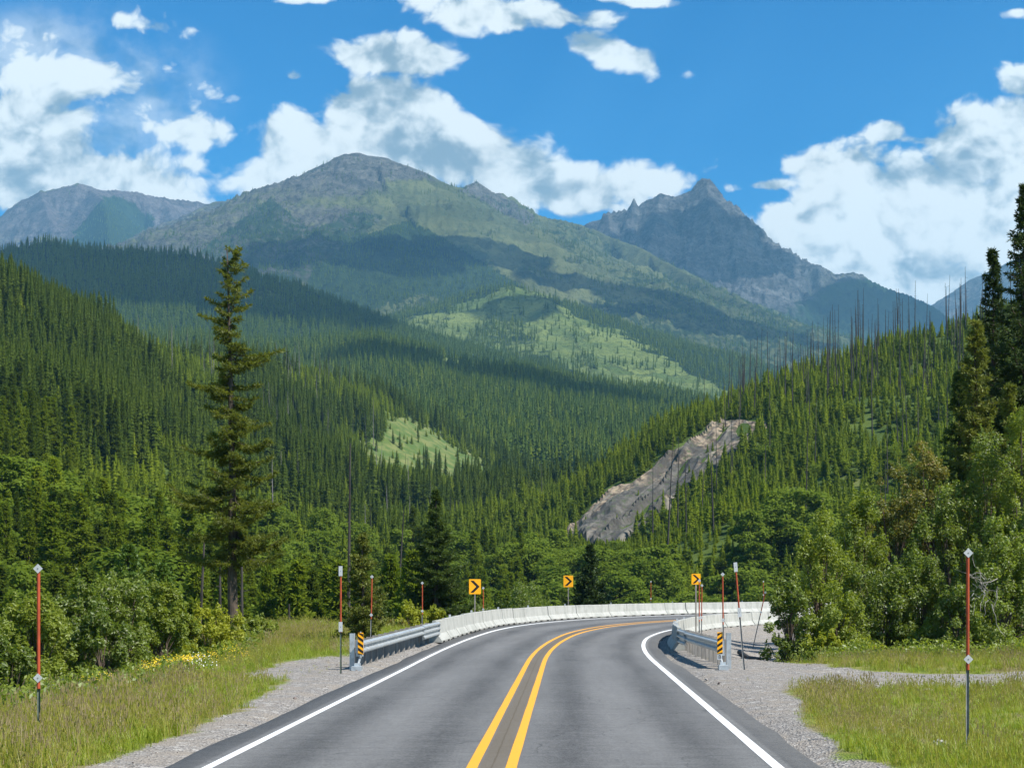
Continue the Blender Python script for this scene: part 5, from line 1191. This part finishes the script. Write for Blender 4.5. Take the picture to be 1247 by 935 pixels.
def put_barrier(s, off, label, group, zs=1.0):
    x, y, z = road_pt(s, off); h = road_heading(s); o = link('concrete_barrier', bar_me, concrete)
    rr = np.random.default_rng(int(s * 10) + (5 if off > 0 else 0))
    o.location = (float(x) + rr.normal(0, .012), float(y) + rr.normal(0, .012), float(z) - .02 + rr.normal(0, .006)); o.rotation_euler = (rr.normal(0, .006), 0, PI / 2 - h + rr.normal(0, .002)); o.scale = (1, 1, zs); tag(o, label, 'barrier', group); return o
nL = 0; s = 60.6
LBEND = 'white precast barrier segment joined to the left guardrail'
BO_L = -4.52; kfac = lambda s, off: 1.0
while s < 168:
    lab = LBEND if nL == 0 else 'white precast segment of the long barrier around the outside of the bend'
    put_barrier(s, BO_L, lab, None if nL == 0 else 'barrier segments around the outside of the bend')
    k_ = (road_heading(s + 1) - road_heading(s - 1)) / 2; s += LB_ / (1 - k_ * BO_L * 1.0); nL += 1
nR = 0; s = 59.0; BO_R = 4.85
while s < 150:
    lab = 'taller weathered barrier end joined to the right guardrail' if nR == 0 else 'white precast segment of the barrier inside the bend'
    put_barrier(s, BO_R, lab, None if nR == 0 else 'barrier segments inside the bend', 1.06 if nR < 2 else 1.0)
    k_ = (road_heading(s + 1) - road_heading(s - 1)) / 2; s += LB_ / max(.8, 1 - k_ * BO_R); nR += 1
# reflector tabs on the barriers
def tab_mesh():
    m_ = MB(); m_.box((0, 0, .02), (.10, .05, .02)); m_.box((0, 0, .08), (.09, .012, .11)); return m_.mesh('barrier_reflector')
tb = tab_mesh()
for side, off, ss_ in (('on the barrier around the outside of the bend', BO_L, (64, 71, 79, 87, 95, 103, 112, 121, 130)), ('on the barrier inside the bend', BO_R, (60.3, 65, 70, 76, 82, 90))):
    for s in ss_:
        x, y, z = road_pt(s, off); o = link('barrier_reflector', tb, refl_w); o.location = (x, y, float(z) + .80 + (.06 if off > 0 and s < 63 else 0)); o.rotation_euler = (0, 0, -road_heading(s)); tag(o, 'small white reflector tab ' + side, 'reflector', 'reflector tabs ' + side)
# ---- guardrails
def beam_profile(n, dep=.08, th=.006):
    """n humps; list of (out, up) outline closed"""
    h = .155; pts = []
    for i in range(n):
        z = i * h * 1.25
        pts += [(0, z), (0, z + .02), (dep, z + .055), (dep, z + .10), (0, z + .135)]
    pts += [(0, (n - 1) * h * 1.25 + .155)]
    return pts + [(a - th, b_) for a, b_ in reversed(pts)]
def guardrail(name, label, side, s0, s1, o0, o1):
    e = empty(name, label, 'guardrail', (0, 0, 0)); sg = 1 if side < 0 else -1     # road lies on the +off side of a left rail
    def P(s, d=0.0, z=0.0):
        o_ = o0 + (o1 - o0) * (s - s0) / (s1 - s0) + sg * d; x, y, zz = road_pt(s, o_); g_ = float(zz) if abs(o_) < 5.6 else float(road_z(s, 5.6 * np.sign(o_))); return Vector((float(x), float(y), g_ + z))
    def frame(s, z):
        h = road_heading(s); return (P(s, 0, z), Vector((math.cos(h) * sg, -math.sin(h) * sg, 0)), Vector((0, 0, 1)))
    m_ = MB(); sm = s1 - 3.2; m_.prism(beam_profile(2), [frame(s, .43) for s in np.linspace(s0 + .25, sm, 14)])
    link('rail_beam', m_.mesh('rail_beam'), galv, e)
    m_ = MB(); m_.prism(beam_profile(3, .085), [frame(s, .26) for s in np.linspace(sm - .25, s1 + .55, 6)]); link('thrie_beam', m_.mesh('thrie_beam'), galv, e)
    # end shoe bolted to the concrete
    ps = list(np.arange(s0 + 1.1, sm, 1.9)) + list(np.arange(sm + .1, s1 - .3, .95)); 
    ps = list(np.arange(s0 + 1.1, s1 - .3, 1.15))
    for i, s in enumerate(ps):
        m_ = MB(); h = road_heading(s); R = Matrix.Rotation(-h, 4, 'Z'); c = P(s, -.26, 0); m_.box((0, 0, .28), (.16, .15, 1.0), Matrix.Translation(c) @ R)
        link('post', m_.mesh('post'), wood_p if i % 1 == 0 else galv_d, e)
        m_ = MB(); c = P(s, -.095, .6); m_.box((0, 0, 0), (.17, .13, .34), Matrix.Translation(c) @ R); link('blockout', m_.mesh('blockout'), wood_p, e)
    # terminal: end post, head, sloping anchor strut and foot
    h = road_heading(s0); R = Matrix.Rotation(-h, 4, 'Z')
    m_ = MB(); m_.box((0, 0, .41), (.13, .17, 1.16), Matrix.Translation(P(s0 + .1, -.22)) @ R); link('end_post', m_.mesh('end_post'), galv, e)
    m_ = MB(); m_.box((0, 0, .60), (.10, .50, .34), Matrix.Translation(P(s0 + .1, .02)) @ R); m_.box((0, -.27, .58), (.20, .03, .42), Matrix.Translation(P(s0 + .1, .02)) @ R); hd = link('terminal_head', m_.mesh('terminal_head'), galv, e)
    m_ = MB(); a = P(s0 + .1, .02, .42); b_ = P(s0 - .55, .02, .07); m_.tube([a, b_], .035, 6); c = P(s0 - .6, .02, .06)
    m_.box((0, 0, 0), (.26, .36, .13), Matrix.Translation(c) @ R); m_.box((0, .1, .08), (.16, .12, .12), Matrix.Translation(c) @ R); link('anchor_foot', m_.mesh('anchor_foot'), galv, e)
    return e, P
gl, PL = guardrail('guardrail', 'galvanised guardrail on the left leading to the long barrier', -1, 42.2, 58.9, -4.78, -4.40)
gr_, PR_ = guardrail('guardrail', 'galvanised guardrail on the right leading to the inner barrier', 1, 43.2, 57.3, 5.22, 4.85)
# ---- striped object markers on the terminals
def marker(name, label, P, s0, d, flip, tagged=False):
    c = P(s0 - .22, d, .30); e = empty(name, label, 'sign', c, 0)
    w_, h_ = .15, .60
    m_ = MB(); m_.box((0, .006, h_ / 2 + .12), (w_, .006, h_)); link('panel', m_.mesh('panel'), sign_y, e)
    m_ = MB(); sl = .10
    for i in range(-1, 6):
        z0 = .12 + i * .155 + .02; q = []
        a0, a1 = (z0, z0 + sl) if not flip else (z0 + sl, z0)
        lo, hi = .125, .12 + h_ - .005
        cl_ = lambda z: min(max(z, lo), hi)
        th = .078
        poly = [(-w_ / 2 + .004, cl_(a0)), (w_ / 2 - .004, cl_(a1)), (w_ / 2 - .004, cl_(a1 + th)), (-w_ / 2 + .004, cl_(a0 + th))]
        m_.add([(x_, -.001, z_) for x_, z_ in poly] , [(0, 1, 2, 3)])
    link('black_stripes', m_.mesh('black_stripes', False, False), black_m, e)
    m_ = MB(); m_.box((0, .012, h_ / 2 + .1), (.03, .004, h_ + .1)); link('bracket', m_.mesh('bracket'), galv, e)
    if tagged:
        m_ = MB(); m_.box((-.01, -.03, .03), (.13, .006, .15)); link('tag_plate', m_.mesh('tag_plate'), refl_w, e)
        cu = bpy.data.curves.new('tag_text', 'FONT'); cu.body = 'B'; cu.size = .15; cu.align_x = 'CENTER'; cu.align_y = 'CENTER'; cu.extrude = .001
        tmp = bpy.data.objects.new('tag_letter_source', cu); COL.objects.link(tmp); bpy.context.view_layer.update(); tme = bpy.data.meshes.new_from_object(tmp.evaluated_get(bpy.context.evaluated_depsgraph_get())); bpy.data.objects.remove(tmp); tme.materials.clear(); to = link('tag_lettering', tme, black_m, e); to.location = (-.01, -.036, .03); to.rotation_euler = (PI / 2, 0, 0)
    return e
marker('object_marker', 'black and orange striped marker panel on the left guardrail end', PL, 42.2, .06, True)
marker('object_marker', 'black and orange striped marker panel on the right guardrail end', PR_, 43.2, .06, False, True)
# ---- chevron signs
def chevron(label, X, Y, ztop, w_, h_, zb, rz):
    e = empty('chevron_sign', label, 'sign', (X, Y, zb), rz); zc = ztop - zb - h_ / 2
    m_ = MB(); r = .035; ol = []
    for cx_, cz_, a0 in ((w_ / 2 - r, h_ / 2 - r, 0), (-w_ / 2 + r, h_ / 2 - r, 90), (-w_ / 2 + r, -h_ / 2 + r, 180), (w_ / 2 - r, -h_ / 2 + r, 270)):
        for k in range(4): a = math.radians(a0 + 30 * k); ol.append((cx_ + r * math.cos(a), cz_ + r * math.sin(a)))
    m_.prism(ol, [((0, 0, zc), (1, 0, 0), (0, 0, 1)), ((0, .004, zc), (1, 0, 0), (0, 0, 1))]); link('sign_panel', m_.mesh('sign_panel'), sign_y, e)
    m_ = MB(); k = w_ * .40; hh = h_ * .40; q = w_ * .29
    pts = [(-k, hh), (-k + q, hh), (k, 0), (-k + q, -hh), (-k, -hh), (k - q, 0)]
    m_.add([(a, -.003, zc + b_) for a, b_ in pts], [(0, 1, 2, 5), (5, 2, 3, 4)]); link('chevron_mark', m_.mesh('chevron_mark', False, False), black_m, e)
    m_ = MB(); m_.box((0, .03, (ztop - zb) / 2), (.06, .045, ztop - zb - .04)); link('post', m_.mesh('post'), wood_p, e); return e
chevron('first chevron sign behind the left barrier, beside the big fir', -1.88, 78, 2.62, .60, .76, -.5, .1)
chevron('middle chevron sign behind the barrier, beside the compact dark fir', 3.70, 101, 2.98, .63, .76, -.3, -.05)
chevron('small chevron sign standing inside the bend behind the right guardrail', 8.62, 72, 2.84, .43, .50, -.6, .12)
# ---- snow poles
def snow_pole(label, X, Y, zb, h, kind, lean=0.0, split=.42, rz=0.0, w_=.045, low=None):
    e = empty('marker_pole', label, 'pole', (X, Y, zb), 0); e.rotation_euler = (0, lean, rz)
    m_ = MB(); sp_ = h * split
    m_.prism([(-w_ / 2, 0), (-w_ / 6, .02), (w_ / 6, .02), (w_ / 2, 0), (w_ / 2, -.006), (w_ / 5, .012), (-w_ / 5, .012), (-w_ / 2, -.006)], [((0, 0, -.3), (1, 0, 0), (0, 1, 0)), ((0, 0, sp_ + .1), (1, 0, 0), (0, 1, 0))])
    link('lower_post', m_.mesh('lower_post'), low or galv_d, e)
    m_ = MB(); m_.tube([(0, -.012, sp_ - .1), (0, -.012, h - .03)], .024, 8); link('orange_rod', m_.mesh('orange_rod'), orange_m, e)
    for zz in (h - .06, sp_ + .05):
        m_ = MB()
        if kind == 'diamond': s_ = .068; ol = [(0, -s_), (s_, 0), (0, s_), (-s_, 0)]
        else: ol = [(-.05, -.13), (.05, -.13), (.05, .13), (-.05, .13)]; zz = zz - (.05 if zz > 1.8 else 0)
        m_.prism(ol, [((0, -.045, zz), (1, 0, 0), (0, 0, 1)), ((0, -.040, zz), (1, 0, 0), (0, 0, 1))])
        rf = link('reflector', m_.mesh('reflector'), refl_w, e)
        m_ = MB(); m_.tube([(0, -.048, zz), (0, -.02, zz)], .012, 6); link('bolt', m_.mesh('bolt'), galv_d, rf)
    return e
def gz(X, Y): return float(ground_h(np.array([float(X)]), np.array([float(Y)]))[0])
P_ = [('orange marker pole standing in the grass of the left verge', -6.68, 21.7, 2.20 + 28 * 21.7 / FP, 'diamond', .0, .36, green_p, .9),
      ('orange marker pole with oblong reflectors before the left guardrail', -4.50, 40.4, 2.20 + 25 * 40.4 / FP, 'rect', -.0, .42, green_p, 0),
      ('orange marker pole just behind the start of the left guardrail', -5.15, 56, 2.20 + 15 * 56 / FP, 'diamond', .02, .42, None, 0),
      ('orange marker pole behind the left guardrail by the yellow green bush', -3.85, 66, 2.20 + 7 * 66 / FP, 'diamond', 0, .42, None, 0),
      ('orange marker pole right beside the first chevron sign', -1.44, 77, 2.23, 'diamond', 0, .4, None, 0),
      ('tiny orange marker pole behind the far barrier right of the middle chevron sign', 10.3, 114, 2.20 + 8 * 114 / FP, 'diamond', 0, .42, None, 0),
      ('orange marker pole with two diamond reflectors in the right grass', 6.43, 21.7, 2.20 + 47 * 21.7 / FP, 'diamond', 0, .43, None, 0),
      ('leaning orange marker pole with oblong reflectors by the right guardrail end', 6.42, 42.5, 2.20 + 30 * 42.5 / FP, 'rect', -.085, .52, None, 0),
      ('orange marker pole behind the right guardrail end', 7.15, 52, 2.20 + 18 * 52 / FP, 'diamond', -.01, .42, None, 0),
      ('orange marker pole touching the small chevron sign inside the bend', 7.55, 62, 2.20 + 10 * 62 / FP, 'diamond', 0, .42, None, 0),
      ('orange marker pole just right of the small chevron sign', 8.62, 70, 2.20 + 4 * 70 / FP, 'diamond', .01, .42, None, 0),
      ('thin strongly tilted marker pole above the grey gravel bank', 11.9, 76, 2.20 - 3 * 76 / FP, 'diamond', .22, .62, None, 0),
      ('distant grey marker pole behind the far barrier by the thicket', 20.6, 126, 2.20 + 8 * 126 / FP, 'diamond', 0, .5, None, 0)]
for lb, X, Y, zt, kd, ln, sp_, low, _ in P_:
    zb = gz(X, Y); snow_pole(lb, X, Y, zb, zt - zb, kd, ln, sp_, low=low)
# ---- dark pipe and plastic edging lying on the gravel bank
m_ = MB(); A = Vector(at(900, 768, 62)); B = Vector(at(925, 781, 56)); 
X, Y = A.x, A.y
pts = []
for k in range(7):
    q = k / 6; x_ = A.x + (B.x - A.x) * q; y_ = A.y + (B.y - A.y) * q; pts.append(Vector((x_, y_ + .1 * math.sin(q * 9), gz(x_, y_) + .10)))
m_.tube(pts, .09, 8); o = link('drain_pipe', m_.mesh('drain_pipe'), rust); tag(o, 'black corrugated drain pipe lying on the grey gravel bank', 'pipe')
m_ = MB(); 
for k in range(3): m_.box((.25 * k, .05 * k, .06), (.22, .12, .1), Matrix.Translation((B.x - .6, B.y - .3, gz(B.x - .6, B.y - .3))) @ Matrix.Rotation(.4 * k, 4, 'Z'))
# a few individual rocks
for i, (X, Y, r, lb) in enumerate([(9.0, 33.2, .11, 'pale rock at the grass edge beside the side track'), (8.1, 32.6, .07, 'small pale rock left of the other one by the side track'), (5.75, 24.3, .12, 'flat dark rock at the edge of the right grass'), (6.1, 22.0, .13, 'pale flat stone near the right asphalt edge')]):
    o = link('rock', stone_mesh(20 + i), st_m if i != 2 else st_d); o.location = (X, Y, gz(X, Y) + r * .3); o.scale = (r, r, r * .8); o.rotation_euler = (0, 0, i * 1.3); tag(o, lb, 'rock')

# ================================================================== CLOUDS ABOVE THE MOUNTAINS (higher than the picture's top edge) that shade the slopes
cl_m, t, out = new_mat('cloud_white'); d = t.add('ShaderNodeBsdfDiffuse'); d.inputs[0].default_value = (.9, .9, .9, 1); lw = t.add('ShaderNodeLayerWeight'); tp = t.add('ShaderNodeBsdfTransparent'); mxs = t.add('ShaderNodeMixShader'); fc = t.math('MULTIPLY', t.step(t.math('SUBTRACT', 1, lw.outputs['Facing']), .05, .85), .55); t.l.new(fc, mxs.inputs[0]); t.l.new(tp.outputs[0], mxs.inputs[1]); t.l.new(d.outputs[0], mxs.inputs[2]); t.l.new(mxs.outputs[0], out.inputs[0])
def cloud(label, ground_pt, zc, rx, ry, seed):
    """cloud centred so that its shadow falls around ground_pt"""
    import bmesh
    g = Vector(ground_pt); c = g + sd * ((zc - g.z) / sd.z)
    bm = bmesh.new(); bmesh.ops.create_icosphere(bm, subdivisions=5, radius=1)
    for v in bm.verts:
        n = noise.fractal(v.co * 1.6 + Vector((seed, 0, 0)), 1, 2, 5) * .45 + 1
        v.co = Vector((v.co.x * rx * n, v.co.y * ry * n, v.co.z * .3 * min(rx, ry) * n))
    me = bpy.data.meshes.new('cloud'); bm.to_mesh(me); bm.free(); o = link('cloud', me, cl_m); o.location = c; tag(o, label, None, None, 'structure'); return o
for i, (px, py, D, rx, ry) in enumerate([(570, 325, 5300, 330, 260), (740, 380, 5100, 380, 200), (850, 412, 4800, 380, 190), (430, 345, 5100, 380, 300), (615, 400, 3750, 110, 150), (130, 340, 2900, 520, 380), (560, 470, 1950, 190, 120), (700, 500, 1800, 150, 110), (840, 290, 7400, 520, 420), (1080, 380, 7200, 420, 300)]):
    cloud('white cloud drifting above the valley', at(px, py, D), max(2900, D * .56) + 40 * i, rx, ry, i * 7.3)
